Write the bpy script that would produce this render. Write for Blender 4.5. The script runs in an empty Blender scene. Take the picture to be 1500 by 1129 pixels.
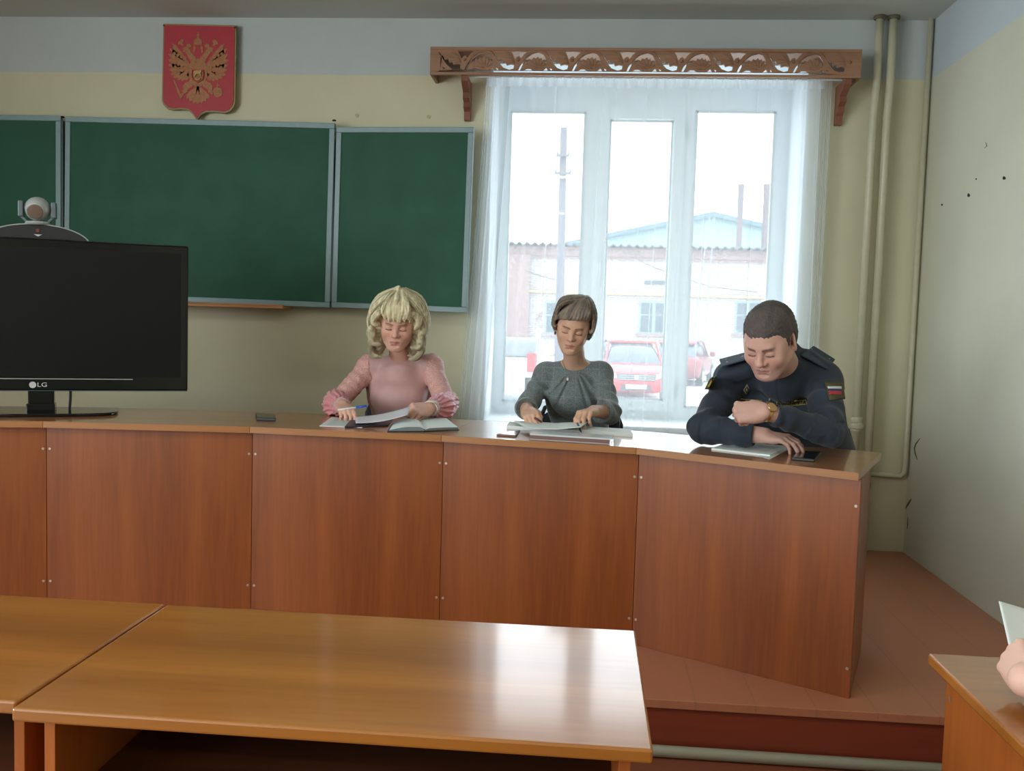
import bpy, bmesh, math, random
import numpy as np
from mathutils import Vector, Matrix
from mathutils.bvhtree import BVHTree

random.seed(7)
rng = np.random.default_rng(7)
S = bpy.context.scene
C = S.collection
PI = math.pi

# ------------------------------------------------------------ camera
F_PX, PITCH, YAW, ROLL = 1379.8, .06825, .07969, .02949
CAM = np.array([0.0, 0.0, 1.38])
_cy, _sy, _cp, _sp = math.cos(YAW), math.sin(YAW), math.cos(PITCH), math.sin(PITCH)
_fw = np.array([-_sy * _cp, _cy * _cp, -_sp])
_r0 = np.array([_cy, _sy, 0.0])
_u0 = np.cross(_r0, _fw)
_ri = math.cos(ROLL) * _r0 + math.sin(ROLL) * _u0
_up = -math.sin(ROLL) * _r0 + math.cos(ROLL) * _u0
cam_data = bpy.data.cameras.new('camera')
cam_data.sensor_width = 36.0
cam_data.lens = F_PX / 1500 * 36.0
cam_data.clip_end = 500
cam = bpy.data.objects.new('camera', cam_data)
C.objects.link(cam)
cam.matrix_world = Matrix(((_ri[0], _up[0], -_fw[0], CAM[0]),
                           (_ri[1], _up[1], -_fw[1], CAM[1]),
                           (_ri[2], _up[2], -_fw[2], CAM[2]),
                           (0, 0, 0, 1)))
S.camera = cam

def at(px, py, Y):
    """world point on the vertical plane at distance Y seen at a photo pixel (used to measure the place)"""
    d = _fw + _ri * (px - 750) / F_PX - _up * (py - 564.5) / F_PX
    return CAM + d * (Y / d[1])

def atz(px, py, z):
    d = _fw + _ri * (px - 750) / F_PX - _up * (py - 564.5) / F_PX
    return CAM + d * ((z - CAM[2]) / d[2])

# ------------------------------------------------------------ exposure, sky, lights
S.view_settings.view_transform = 'Standard'
S.view_settings.look = 'None'
S.view_settings.exposure = 0.0
S.view_settings.gamma = 1.0
S.view_settings.use_curve_mapping = False
S.cycles.use_denoising = True
S.cycles.max_bounces = 10
S.cycles.diffuse_bounces = 5
S.cycles.glossy_bounces = 4
S.cycles.transparent_max_bounces = 24
S.cycles.transmission_bounces = 8
S.cycles.sample_clamp_indirect = 6.0
S.cycles.caustics_reflective = False
S.cycles.caustics_refractive = False

world = bpy.data.worlds.new('overcast_sky')
S.world = world
world.use_nodes = True
wn = world.node_tree.nodes
wbg = wn['Background']
wbg.inputs['Color'].default_value = (0.93, 0.965, 1.0, 1)
wbg.inputs['Strength'].default_value = 4.2

def area_light(name, loc, rot, sx, sy, power, color):
    l = bpy.data.lights.new(name, 'AREA')
    l.shape = 'RECTANGLE'; l.size = sx; l.size_y = sy
    l.energy = power; l.color = color
    o = bpy.data.objects.new(name, l)
    o.location = loc; o.rotation_euler = rot
    C.objects.link(o)
    return o

# daylight entering by the window in the front wall
area_light('daylight_front_window', (0.28, 5.86, 1.75), (-PI / 2 - .35, 0, 0), 1.7, 1.9, 16, (0.86, 0.95, 1.0))
# daylight from the tall windows of the side wall on the left, behind the camera
area_light('daylight_side_window', (-4.5, -0.2, 1.75), (0, -PI / 2 - .45, 0), 1.9, 2.6, 150, (0.88, 0.97, 1.0))
area_light('daylight_side_window_rear', (-4.5, -3.6, 1.75), (0, -PI / 2 - .45, 0), 1.9, 2.2, 130, (0.88, 0.97, 1.0))

# ------------------------------------------------------------ materials
def new_mat(name):
    m = bpy.data.materials.new(name)
    m.use_nodes = True
    nt = m.node_tree
    return m, nt, nt.nodes['Principled BSDF']

def lin(c):
    return tuple(((x / 255) / 12.92 if x / 255 <= 0.04045 else ((x / 255 + 0.055) / 1.055) ** 2.4) for x in c) + (1.0,)

def mat(name, col, rough=0.6, metal=0.0, spec=0.5, coat=0.0, noise=0.0, nscale=30, bump=0.0, bscale=200, sheen=0.0, coord='Object'):
    m, nt, b = new_mat(name)
    c = lin(col)
    b.inputs['Base Color'].default_value = c
    b.inputs['Roughness'].default_value = rough
    b.inputs['Metallic'].default_value = metal
    b.inputs['Specular IOR Level'].default_value = spec
    b.inputs['Coat Weight'].default_value = coat
    b.inputs['Coat Roughness'].default_value = 0.08
    b.inputs['Sheen Weight'].default_value = sheen
    tc = nt.nodes.new('ShaderNodeTexCoord')
    if noise > 0:
        n = nt.nodes.new('ShaderNodeTexNoise'); n.inputs['Scale'].default_value = nscale
        n.inputs['Detail'].default_value = 5
        nt.links.new(tc.outputs[coord], n.inputs['Vector'])
        r = nt.nodes.new('ShaderNodeValToRGB')
        r.color_ramp.elements[0].position = 0.3; r.color_ramp.elements[1].position = 0.7
        r.color_ramp.elements[0].color = tuple(x * (1 - noise) for x in c[:3]) + (1,)
        r.color_ramp.elements[1].color = tuple(min(1, x * (1 + noise)) for x in c[:3]) + (1,)
        nt.links.new(n.outputs['Fac'], r.inputs['Fac'])
        nt.links.new(r.outputs['Color'], b.inputs['Base Color'])
    if bump > 0:
        n2 = nt.nodes.new('ShaderNodeTexNoise'); n2.inputs['Scale'].default_value = bscale
        n2.inputs['Detail'].default_value = 4
        nt.links.new(tc.outputs[coord], n2.inputs['Vector'])
        bp = nt.nodes.new('ShaderNodeBump'); bp.inputs['Strength'].default_value = bump
        bp.inputs['Distance'].default_value = 0.01
        nt.links.new(n2.outputs['Fac'], bp.inputs['Height'])
        nt.links.new(bp.outputs['Normal'], b.inputs['Normal'])
    return m

def wood(name, dark, light, axis=2, scale=9.0, stretch=0.06, rough=0.3, coat=0.3, coatr=0.1, rot=0.0):
    m, nt, b = new_mat(name)
    tc = nt.nodes.new('ShaderNodeTexCoord')
    mp = nt.nodes.new('ShaderNodeMapping')
    sc = [1.0, 1.0, 1.0]; sc[axis] = stretch
    mp.inputs['Scale'].default_value = sc
    mp.inputs['Rotation'].default_value = (0, 0, rot)
    nt.links.new(tc.outputs['Object'], mp.inputs['Vector'])
    n = nt.nodes.new('ShaderNodeTexNoise'); n.inputs['Scale'].default_value = scale
    n.inputs['Detail'].default_value = 4; n.inputs['Distortion'].default_value = 0.3
    nt.links.new(mp.outputs['Vector'], n.inputs['Vector'])
    n2 = nt.nodes.new('ShaderNodeTexNoise'); n2.inputs['Scale'].default_value = scale * 9
    n2.inputs['Detail'].default_value = 3
    nt.links.new(mp.outputs['Vector'], n2.inputs['Vector'])
    mx = nt.nodes.new('ShaderNodeMix'); mx.data_type = 'FLOAT'; mx.inputs[0].default_value = 0.3
    nt.links.new(n.outputs['Fac'], mx.inputs[2]); nt.links.new(n2.outputs['Fac'], mx.inputs[3])
    r = nt.nodes.new('ShaderNodeValToRGB')
    r.color_ramp.elements[0].position = 0.36; r.color_ramp.elements[1].position = 0.64
    r.color_ramp.elements[0].color = lin(dark); r.color_ramp.elements[1].color = lin(light)
    nt.links.new(mx.outputs[0], r.inputs['Fac'])
    nt.links.new(r.outputs['Color'], b.inputs['Base Color'])
    b.inputs['Roughness'].default_value = rough
    b.inputs['Coat Weight'].default_value = coat
    b.inputs['Coat Roughness'].default_value = coatr
    return m

M = {}
M['desk_front'] = wood('reddish_laminate', (116, 56, 18), (146, 78, 28), axis=2, scale=9, rough=0.35, coat=0.15, coatr=0.25)
M['desk_top'] = wood('presidium_top_laminate', (152, 100, 56), (170, 116, 68), axis=0, scale=8, rough=0.3, coat=0.7, coatr=0.06)
M['edge'] = wood('laminate_edge', (158, 104, 60), (176, 120, 72), axis=0, scale=8, rough=0.4, coat=0.2)
M['table_top'] = wood('student_table_laminate', (140, 84, 26), (166, 106, 38), axis=0, scale=7, rough=0.30, coat=1.0, coatr=0.10)
M['table_side'] = wood('student_table_panel', (146, 76, 26), (170, 96, 38), axis=2, scale=9, rough=0.4, coat=0.1)
M['table_dark'] = wood('modesty_panel_wood', (84, 46, 26), (100, 58, 32), axis=0, scale=9, rough=0.5, coat=0.0)
M['frame_grey'] = mat('grey_enamel_frame', (126, 152, 156), 0.4, noise=0.05)
M['chalk_green'] = mat('green_chalkboard_steel', (42, 88, 70), 0.6, spec=.22, noise=0.12, nscale=5, bump=0.03)
M['tray_wood'] = wood('tray_wood', (176, 118, 66), (196, 140, 86), axis=0, rough=0.5, coat=0.0)
M['white_pvc'] = mat('white_window_plastic', (226, 234, 236), 0.35)
M['sill'] = mat('white_sill', (222, 228, 228), 0.4)
M['carved_wood'] = wood('carved_wood', (134, 96, 72), (162, 122, 94), axis=0, scale=14, rough=0.55, coat=0.1)
M['bracket_wood'] = wood('bracket_wood', (110, 62, 46), (136, 84, 62), axis=2, scale=14, rough=0.55, coat=0.1)
M['pipe'] = mat('cream_painted_pipe', (190, 186, 160), 0.35, noise=0.05)
M['pipe_grey'] = mat('grey_floor_pipe', (166, 166, 150), 0.35)
M['metal'] = mat('chrome_metal', (200, 200, 200), 0.25, metal=1.0)
M['screw'] = mat('steel_screw', (190, 180, 165), 0.35, metal=0.8)
M['black_gloss'] = mat('black_gloss_plastic', (9, 11, 12), 0.15, coat=0.15, spec=.25)
M['black_matte'] = mat('black_matte_plastic', (20, 24, 26), 0.42)
M['screen'] = mat('dark_lcd_screen', (14, 17, 17), 0.4, spec=.2)
M['silver'] = mat('silver_plastic', (176, 182, 182), 0.35, metal=0.2)
M['lensglass'] = mat('brownish_lens_glass', (112, 98, 86), 0.2)
M['emblem_red'] = mat('crimson_shield_panel', (170, 34, 46), 0.5, noise=0.06)
M['emblem_gold'] = mat('dull_gold_relief', (160, 106, 66), 0.55, metal=0.15, noise=0.18, nscale=90)
M['emblem_border'] = mat('olive_gold_border', (142, 128, 80), 0.5)
M['paper'] = mat('white_paper', (222, 232, 232), 0.7)
M['ink'] = mat('grey_print', (96, 104, 110), 0.8)
M['dark_chip'] = mat('dark_hole', (16, 16, 14), 0.9)
M['crack'] = mat('crack_shadow_filler', (96, 92, 76), 0.9)

def painted_wall(name, low, high, split):
    m, nt, b = new_mat(name)
    g = nt.nodes.new('ShaderNodeNewGeometry')
    sx = nt.nodes.new('ShaderNodeSeparateXYZ'); nt.links.new(g.outputs['Position'], sx.inputs[0])
    nz = nt.nodes.new('ShaderNodeTexNoise'); nz.inputs['Scale'].default_value = 6; nz.inputs['Detail'].default_value = 5
    nt.links.new(g.outputs['Position'], nz.inputs['Vector'])
    ma = nt.nodes.new('ShaderNodeMath'); ma.operation = 'MULTIPLY_ADD'; ma.inputs[1].default_value = 0.016; ma.inputs[2].default_value = -0.008
    nt.links.new(nz.outputs['Fac'], ma.inputs[0])
    ad = nt.nodes.new('ShaderNodeMath'); nt.links.new(sx.outputs['Z'], ad.inputs[0]); nt.links.new(ma.outputs[0], ad.inputs[1])
    cmp = nt.nodes.new('ShaderNodeMapRange'); cmp.inputs['From Min'].default_value = split - .003; cmp.inputs['From Max'].default_value = split + .003
    nt.links.new(ad.outputs[0], cmp.inputs['Value'])
    big = nt.nodes.new('ShaderNodeTexNoise'); big.inputs['Scale'].default_value = 1.6; big.inputs['Detail'].default_value = 6
    big.inputs['Roughness'].default_value = .65
    nt.links.new(g.outputs['Position'], big.inputs['Vector'])
    def pair(c):
        r = nt.nodes.new('ShaderNodeValToRGB'); L = lin(c)
        r.color_ramp.elements[0].position = .3; r.color_ramp.elements[1].position = .7
        r.color_ramp.elements[0].color = tuple(x * .94 for x in L[:3]) + (1,)
        r.color_ramp.elements[1].color = tuple(min(1, x * 1.05) for x in L[:3]) + (1,)
        nt.links.new(big.outputs['Fac'], r.inputs['Fac']); return r
    a, c = pair(low), pair(high)
    mx = nt.nodes.new('ShaderNodeMix'); mx.data_type = 'RGBA'
    nt.links.new(cmp.outputs['Result'], mx.inputs[0]); nt.links.new(a.outputs['Color'], mx.inputs[6]); nt.links.new(c.outputs['Color'], mx.inputs[7])
    nt.links.new(mx.outputs[2], b.inputs['Base Color'])
    b.inputs['Roughness'].default_value = 0.55
    bp = nt.nodes.new('ShaderNodeBump'); bp.inputs['Strength'].default_value = .25; bp.inputs['Distance'].default_value = .01
    n3 = nt.nodes.new('ShaderNodeTexNoise'); n3.inputs['Scale'].default_value = 9; n3.inputs['Detail'].default_value = 7
    nt.links.new(g.outputs['Position'], n3.inputs['Vector']); nt.links.new(n3.outputs['Fac'], bp.inputs['Height'])
    nt.links.new(bp.outputs['Normal'], b.inputs['Normal'])
    return m
M['wall_front'] = painted_wall('cream_wall_blue_band', (202, 198, 168), (182, 190, 190), 2.722)
M['wall_right'] = painted_wall('pale_wall_blue_band', (204, 204, 184), (190, 200, 206), 2.722)
M['ceiling'] = mat('whitewashed_ceiling', (196, 202, 198), 0.9, noise=0.03, nscale=1.5, bump=.1, bscale=10)
M['stair_red'] = wood('painted_riser', (118, 50, 30), (134, 58, 36), axis=0, scale=5, rough=0.4, coat=0.1)

def floor_mat(name, base, seam, width, axis):
    m, nt, b = new_mat(name)
    g = nt.nodes.new('ShaderNodeNewGeometry')
    sp = nt.nodes.new('ShaderNodeSeparateXYZ'); nt.links.new(g.outputs['Position'], sp.inputs[0])
    dv = nt.nodes.new('ShaderNodeMath'); dv.operation = 'DIVIDE'; dv.inputs[1].default_value = width
    nt.links.new(sp.outputs[axis], dv.inputs[0])
    fr = nt.nodes.new('ShaderNodeMath'); fr.operation = 'FRACT'; nt.links.new(dv.outputs[0], fr.inputs[0])
    lt = nt.nodes.new('ShaderNodeMath'); lt.operation = 'LESS_THAN'; lt.inputs[1].default_value = 0.03
    nt.links.new(fr.outputs[0], lt.inputs[0])
    mp = nt.nodes.new('ShaderNodeMapping'); s = [10, 10, 10]; s[1 - axis] = 1.2
    mp.inputs['Scale'].default_value = s
    nt.links.new(g.outputs['Position'], mp.inputs['Vector'])
    n = nt.nodes.new('ShaderNodeTexNoise'); n.inputs['Scale'].default_value = 1.3; n.inputs['Detail'].default_value = 9; n.inputs['Roughness'].default_value = .78
    nt.links.new(mp.outputs['Vector'], n.inputs['Vector'])
    r = nt.nodes.new('ShaderNodeValToRGB'); L = lin(base)
    r.color_ramp.elements[0].position = .3; r.color_ramp.elements[0].color = tuple(x * .85 for x in L[:3]) + (1,)
    r.color_ramp.elements[1].position = .62; r.color_ramp.elements[1].color = L
    e = r.color_ramp.elements.new(.72); e.color = tuple(min(1, x * 1.22 + .04) for x in L[:3]) + (1,)
    nt.links.new(n.outputs['Fac'], r.inputs['Fac'])
    mx = nt.nodes.new('ShaderNodeMix'); mx.data_type = 'RGBA'
    nt.links.new(lt.outputs[0], mx.inputs[0]); nt.links.new(r.outputs['Color'], mx.inputs[6]); mx.inputs[7].default_value = lin(seam)
    nt.links.new(mx.outputs[2], b.inputs['Base Color'])
    b.inputs['Roughness'].default_value = .36
    rr = nt.nodes.new('ShaderNodeMapRange'); rr.inputs['To Min'].default_value = .25; rr.inputs['To Max'].default_value = .55
    nt.links.new(n.outputs['Fac'], rr.inputs['Value']); nt.links.new(rr.outputs['Result'], b.inputs['Roughness'])
    return m
M['dais'] = floor_mat('red_brown_painted_boards', (178, 114, 82), (158, 106, 80), .19, 0)
M['floor'] = floor_mat('lower_painted_boards', (128, 70, 48), (70, 34, 24), .15, 1)

# ------------------------------------------------------------ mesh helpers
class MB:
    def __init__(s): s.v = []; s.f = []; s.m = []; s.mats = []
    def mi(s, m):
        if m not in s.mats: s.mats.append(m)
        return s.mats.index(m)
    def add(s, vs, fs, m=None):
        b = len(s.v); s.v += [tuple(map(float, v)) for v in vs]
        k = s.mi(m) if m is not None else 0
        for f in fs: s.f.append(tuple(i + b for i in f)); s.m.append(k)
        return s
    def box(s, lo, hi, m=None):
        x0, y0, z0 = lo; x1, y1, z1 = hi
        return s.add([(x0, y0, z0), (x1, y0, z0), (x1, y1, z0), (x0, y1, z0), (x0, y0, z1), (x1, y0, z1), (x1, y1, z1), (x0, y1, z1)],
                     [(0, 3, 2, 1), (4, 5, 6, 7), (0, 1, 5, 4), (1, 2, 6, 5), (2, 3, 7, 6), (3, 0, 4, 7)], m)
    def hexa(s, bot, top, m=None):
        """prism between two loops of n points"""
        n = len(bot)
        return s.add(list(bot) + list(top), [tuple(range(n))[::-1], tuple(range(n, 2 * n))] + [(i, (i + 1) % n, (i + 1) % n + n, i + n) for i in range(n)], m)
    def rings(s, rings, m=None, cap=True):
        n = len(rings[0]); vs = [p for r in rings for p in r]; fs = []
        for k in range(len(rings) - 1):
            for i in range(n):
                j = (i + 1) % n
                fs.append((k * n + i, k * n + j, (k + 1) * n + j, (k + 1) * n + i))
        if cap: fs.append(tuple(range(n))[::-1]); fs.append(tuple(range((len(rings) - 1) * n, len(rings) * n)))
        return s.add(vs, fs, m)
    def tube(s, pts, r, n=10, m=None, cap=True):
        pts = [np.array(p, float) for p in pts]
        rs = r if hasattr(r, '__len__') else [r] * len(pts)
        out = []; ref = None
        for i, p in enumerate(pts):
            t = (pts[min(i + 1, len(pts) - 1)] - pts[max(i - 1, 0)]); t /= np.linalg.norm(t) + 1e-12
            if ref is None:
                ref = np.array([0, 0, 1.]) if abs(t[2]) < .9 else np.array([1., 0, 0])
            a = np.cross(t, ref); a /= np.linalg.norm(a) + 1e-12; b = np.cross(a, t); ref = b
            out.append([p + rs[i] * (math.cos(2 * PI * k / n) * a + math.sin(2 * PI * k / n) * b) for k in range(n)])
        return s.rings(out, m, cap)
    def lathe(s, prof, c, n=24, m=None, axis=2):
        out = []
        for r, h in prof:
            ring = []
            for k in range(n):
                a = 2 * PI * k / n
                p = [r * math.cos(a), r * math.sin(a), h]
                if axis == 1: p = [p[0], h, -p[1]]
                if axis == 0: p = [h, p[0], p[1]]
                ring.append((c[0] + p[0], c[1] + p[1], c[2] + p[2]))
            out.append(ring)
        return s.rings(out, m)
    def prism(s, poly, y0, y1, m=None):
        """poly in x,z extruded along y"""
        return s.hexa([(x, y0, z) for x, z in poly], [(x, y1, z) for x, z in poly], m)
    def build(s, name, m=None, parent=None, smooth=False, bevel=0.0, loc=None, rotz=0.0):
        me = bpy.data.meshes.new(name); me.from_pydata(s.v, [], s.f)
        if s.mats and s.mats[0] is not None:
            for x in s.mats: me.materials.append(x)
            me.polygons.foreach_set('material_index', s.m)
        elif m is not None: me.materials.append(m)
        bm = bmesh.new(); bm.from_mesh(me); bmesh.ops.recalc_face_normals(bm, faces=bm.faces); bm.to_mesh(me); bm.free()
        if smooth: me.polygons.foreach_set('use_smooth', [True] * len(me.polygons))
        o = bpy.data.objects.new(name, me); C.objects.link(o)
        if parent is not None: o.parent = parent
        if loc is not None: o.location = loc
        o.rotation_euler[2] = rotz
        if bevel > 0:
            b = o.modifiers.new('bevel', 'BEVEL'); b.width = bevel; b.segments = 2; b.limit_method = 'ANGLE'
        return o

def thing(name, label, cat, loc=(0, 0, 0), rotz=0, group=None):
    o = bpy.data.objects.new(name, None); C.objects.link(o)
    o.empty_display_size = .05
    o.location = loc; o.rotation_euler[2] = rotz
    o['label'] = label; o['category'] = cat
    if group: o['group'] = group
    return o
def tag(o, label, cat, group=None):
    o['label'] = label; o['category'] = cat
    if group: o['group'] = group
    return o
def struct(o):
    o['kind'] = 'structure'; return o
def quadgrid(nu, nv, fn):
    vs = [fn(i / nu, j / nv) for j in range(nv + 1) for i in range(nu + 1)]
    fs = [(j * (nu + 1) + i, j * (nu + 1) + i + 1, (j + 1) * (nu + 1) + i + 1, (j + 1) * (nu + 1) + i) for j in range(nv) for i in range(nu)]
    return vs, fs
def text_mesh(name, txt, size, extrude, m, parent, mw, align='CENTER', sx=1.0):
    cu = bpy.data.curves.new(name, 'FONT'); cu.body = txt; cu.size = size; cu.extrude = extrude
    cu.align_x = align; cu.align_y = 'CENTER'; cu.resolution_u = 3
    tmp = bpy.data.objects.new('tmp', cu); C.objects.link(tmp)
    dg = bpy.context.evaluated_depsgraph_get()
    me = bpy.data.meshes.new_from_object(tmp.evaluated_get(dg)); me.name = name
    bpy.data.objects.remove(tmp); bpy.data.curves.remove(cu)
    me.transform(Matrix.Diagonal((sx, 1, 1, 1))); me.transform(mw)
    me.materials.clear(); me.materials.append(m)
    o = bpy.data.objects.new(name, me); C.objects.link(o)
    if parent is not None: o.parent = parent
    return o
def curve2d(name, loops, extrude, bevel=0.0):
    """filled planar shape with holes -> mesh data (x,y plane, thickness in z)"""
    cu = bpy.data.curves.new(name, 'CURVE'); cu.dimensions = '2D'; cu.fill_mode = 'BOTH'; cu.extrude = extrude; cu.bevel_depth = bevel
    for lp in loops:
        sp = cu.splines.new('POLY'); sp.points.add(len(lp) - 1); sp.use_cyclic_u = True
        for k, (x, y) in enumerate(lp): sp.points[k].co = (x, y, 0, 1)
    tmp = bpy.data.objects.new('tmp', cu); C.objects.link(tmp)
    dg = bpy.context.evaluated_depsgraph_get()
    me = bpy.data.meshes.new_from_object(tmp.evaluated_get(dg)); me.name = name
    bpy.data.objects.remove(tmp); bpy.data.curves.remove(cu)
    return me
def link_mesh(name, me, m, parent=None):
    me.materials.clear()
    if m is not None: me.materials.append(m)
    o = bpy.data.objects.new(name, me); C.objects.link(o)
    if parent is not None: o.parent = parent
    return o
# ------------------------------------------------------------ room
XR, XL, YF, YB, ZC, ZD, YD = 1.761, -4.7, 5.26, -5.2, 3.03, 0.18, 3.0
WIN = (-0.585, 1.135, 0.82, 2.80)            # opening in the front wall x0,x1,z0,z1
YW = 5.70                                     # plane of the window frame
YO = 6.02                                     # outer face of the wall
w = MB()
w.box((XL, YF, 0), (WIN[0], YO, ZC)); w.box((WIN[1], YF, 0), (XR + .3, YO, ZC))
w.box((WIN[0], YF, 0), (WIN[1], YO, WIN[2] - .02)); w.box((WIN[0], YF, WIN[3]), (WIN[1], YO, ZC))
struct(w.build('wall_front', M['wall_front']))
wr = MB().box((XR, YB, 0), (XR + .3, YF, ZC)).build('wall_right', M['wall_right']); struct(wr)
# side wall on the left has two tall window openings, behind the camera's view
w = MB()
spans = [(-4.7, -2.5), (-1.5, 1.1)]
ys = [YB] + [v for s_ in spans for v in s_] + [YF]
for a, b in zip(ys[0::2], ys[1::2]): w.box((XL - .4, a, 0), (XL, b, ZC))
for a, b in spans: w.box((XL - .4, a, 0), (XL, b, .8)); w.box((XL - .4, a, 2.7), (XL, b, ZC))
struct(w.build('wall_left', M['wall_right']))
struct(MB().box((XL - .4, YB - .2, 0), (XR + .3, YB, ZC)).build('wall_back', M['wall_right']))
struct(MB().box((XL - .4, YB - .2, ZC), (XR + .3, YO, ZC + .2)).build('ceiling', M['ceiling']))
struct(MB().box((XL - .4, YB - .2, -.1), (XR + .3, YO, 0)).build('floor', M['floor']))
d = MB().box((XL, YD, 0), (XR, YF, ZD - .03), M['stair_red']).box((XL, YD - .012, ZD - .03), (XR, YF, ZD), M['dais'])
struct(d.build('trim_1', bevel=.003))
# window opening lining and sill
lin_ = MB().box((WIN[0] - .0, YF - .002, WIN[3] - .012), (WIN[1], YW, WIN[3]))
lin_.box((WIN[0], YF - .002, WIN[2]), (WIN[0] + .012, YW, WIN[3] - .012)); lin_.box((WIN[1] - .012, YF - .002, WIN[2]), (WIN[1], YW, WIN[3] - .012))
struct(lin_.build('trim_2', mat('white_reveal_paint', (214, 222, 226), .6)))
struct(MB().box((WIN[0] - .04, YF - .05, WIN[2] - .035), (WIN[1] + .04, YW + .02, WIN[2])).build('trim_3', M['sill'], bevel=.006))

# window: frame, three lights
wt = thing('window_1', 'white plastic three-light window behind the sheer curtain', 'window')
del wt['label'], wt['category']; wt['kind'] = 'structure'
x0, x1, z0, z1 = WIN[0] + .012, WIN[1] - .012, WIN[2], WIN[3] - .012
GL = [(-.512, -.061, .892, 2.630), (.080, .455, .930, 2.586), (.583, 1.044, .892, 2.644)]
fr = MB()
def slab(mb, xa, xb, za, zb, ya=YW, yb=YW + .07): mb.box((xa, ya, za), (xb, yb, zb))
# outer frame around the three lights: fill around the openings
slab(fr, x0, GL[0][0], z0, z1); slab(fr, GL[2][1], x1, z0, z1)
mul = [(GL[0][1], .018), (.518, GL[2][0])]
for a, b in mul: slab(fr, a, b, z0, z1)
slab(fr, GL[0][0], GL[0][1], z0, GL[0][2]); slab(fr, GL[0][0], GL[0][1], GL[0][3], z1)
slab(fr, GL[2][0], GL[2][1], z0, GL[2][2]); slab(fr, GL[2][0], GL[2][1], GL[2][3], z1)
slab(fr, .018, .518, z0, .868); slab(fr, .018, .518, 2.66, z1)
f_ = fr.build('window_frame', M['white_pvc'], wt)
sash = MB()
for a, b, c, d_ in ((.012, .080, .862, 2.668), (.455, .524, .862, 2.668)): sash.box((a, YW - .022, c), (b, YW + .05, d_))
sash.box((.080, YW - .022, .862), (.455, YW + .05, .930)); sash.box((.080, YW - .022, 2.586), (.455, YW + .05, 2.668))
sash.build('window_sash', M['white_pvc'], wt, bevel=.005)
hd = MB().box((.030, YW - .05, 1.68), (.055, YW - .024, 1.76)).box((.034, YW - .062, 1.62), (.051, YW - .048, 1.74))
hd.build('window_handle', M['white_pvc'], wt, bevel=.003)
hg = MB()
for zz in (1.0, 2.52): hg.tube([(.530, YW - .018, zz - .045), (.530, YW - .018, zz + .045)], .007, 8)
hg.build('window_hinge', M['silver'], wt)
beads = MB()
for a, b, c, d_ in GL:
    t = .012
    for q in ((a, b, c, c + t), (a, b, d_ - t, d_), (a, a + t, c, d_), (b - t, b, c, d_)):
        beads.box((q[0], YW - .004 if a > .05 and b < .5 else YW - .006, q[2]), (q[1], YW + .012, q[3]))
beads.build('glazing_bead', mat('light_grey_gasket', (188, 198, 202), .5), wt)
gm, nt, b_ = new_mat('window_glass')
b_.inputs['Roughness'].default_value = 0.0; b_.inputs['IOR'].default_value = 1.02
b_.inputs['Transmission Weight'].default_value = 1.0; b_.inputs['Base Color'].default_value = (.97, .99, 1, 1)
tr = nt.nodes.new('ShaderNodeBsdfTransparent'); tr.inputs[0].default_value = (.96, .985, .99, 1)
gl_ = nt.nodes.new('ShaderNodeBsdfGlossy'); gl_.inputs['Roughness'].default_value = .02
mxs = nt.nodes.new('ShaderNodeMixShader'); mxs.inputs[0].default_value = .04
nt.links.new(tr.outputs[0], mxs.inputs[1]); nt.links.new(gl_.outputs[0], mxs.inputs[2])
nt.links.new(mxs.outputs[0], nt.nodes['Material Output'].inputs['Surface'])
for a, b, c, d_ in GL:
    MB().box((a, YW + .030, c), (b, YW + .034, d_)).build('window_pane', gm, wt)

# plaster damage on the walls (real holes and cracks, filled dark)
def chip(name, pts, m, Y=None, X=None):
    mb = MB()
    if X is not None:
        mb.hexa([(X - .0015, p[0], p[1]) for p in pts], [(X + .001, p[0], p[1]) for p in pts])
    else:
        mb.hexa([(p[0], Y - .0015, p[1]) for p in pts], [(p[0], Y + .001, p[1]) for p in pts])
    return mb.build(name, m, wr if X is not None else None)
def onx(px, py):
    d = _fw + _ri * (px - 750) / F_PX - _up * (py - 564.5) / F_PX
    p = CAM + d * (XR / d[0]); return (p[1], p[2])
def blob(px, py, r):
    return [onx(px + r * math.cos(t) * random.uniform(.7, 1.2), py + r * math.sin(t) * random.uniform(.8, 1.5)) for t in np.linspace(0, 2 * PI, 9)[:-1]]
for a in ((1419, 286, 2.4), (1471, 261, 2.4), (1380, 300, 1.3), (1430, 262, 1.0)):
    o = chip('wall_hole', blob(*a), M['dark_chip'], X=XR)
def crackline(pts, wd):
    mb = MB(); P = [np.array([XR - .001, *onx(*p)]) for p in pts]
    mb.tube(P, [wd * (.4 if i in (0, len(P) - 1) else 1) for i in range(len(P))], 5)
    return mb.build('wall_crack', M['crack'], wr)
crackline([(1348, 642), (1342, 650), (1340, 656), (1341, 664), (1344, 673)], .004)
crackline([(1335, 731), (1331, 738), (1327, 744)], .006)
crackline([(1330, 757), (1330, 768), (1329, 775)], .004)
crackline([(1444, 208), (1446, 214), (1442, 217)], .002)

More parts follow.
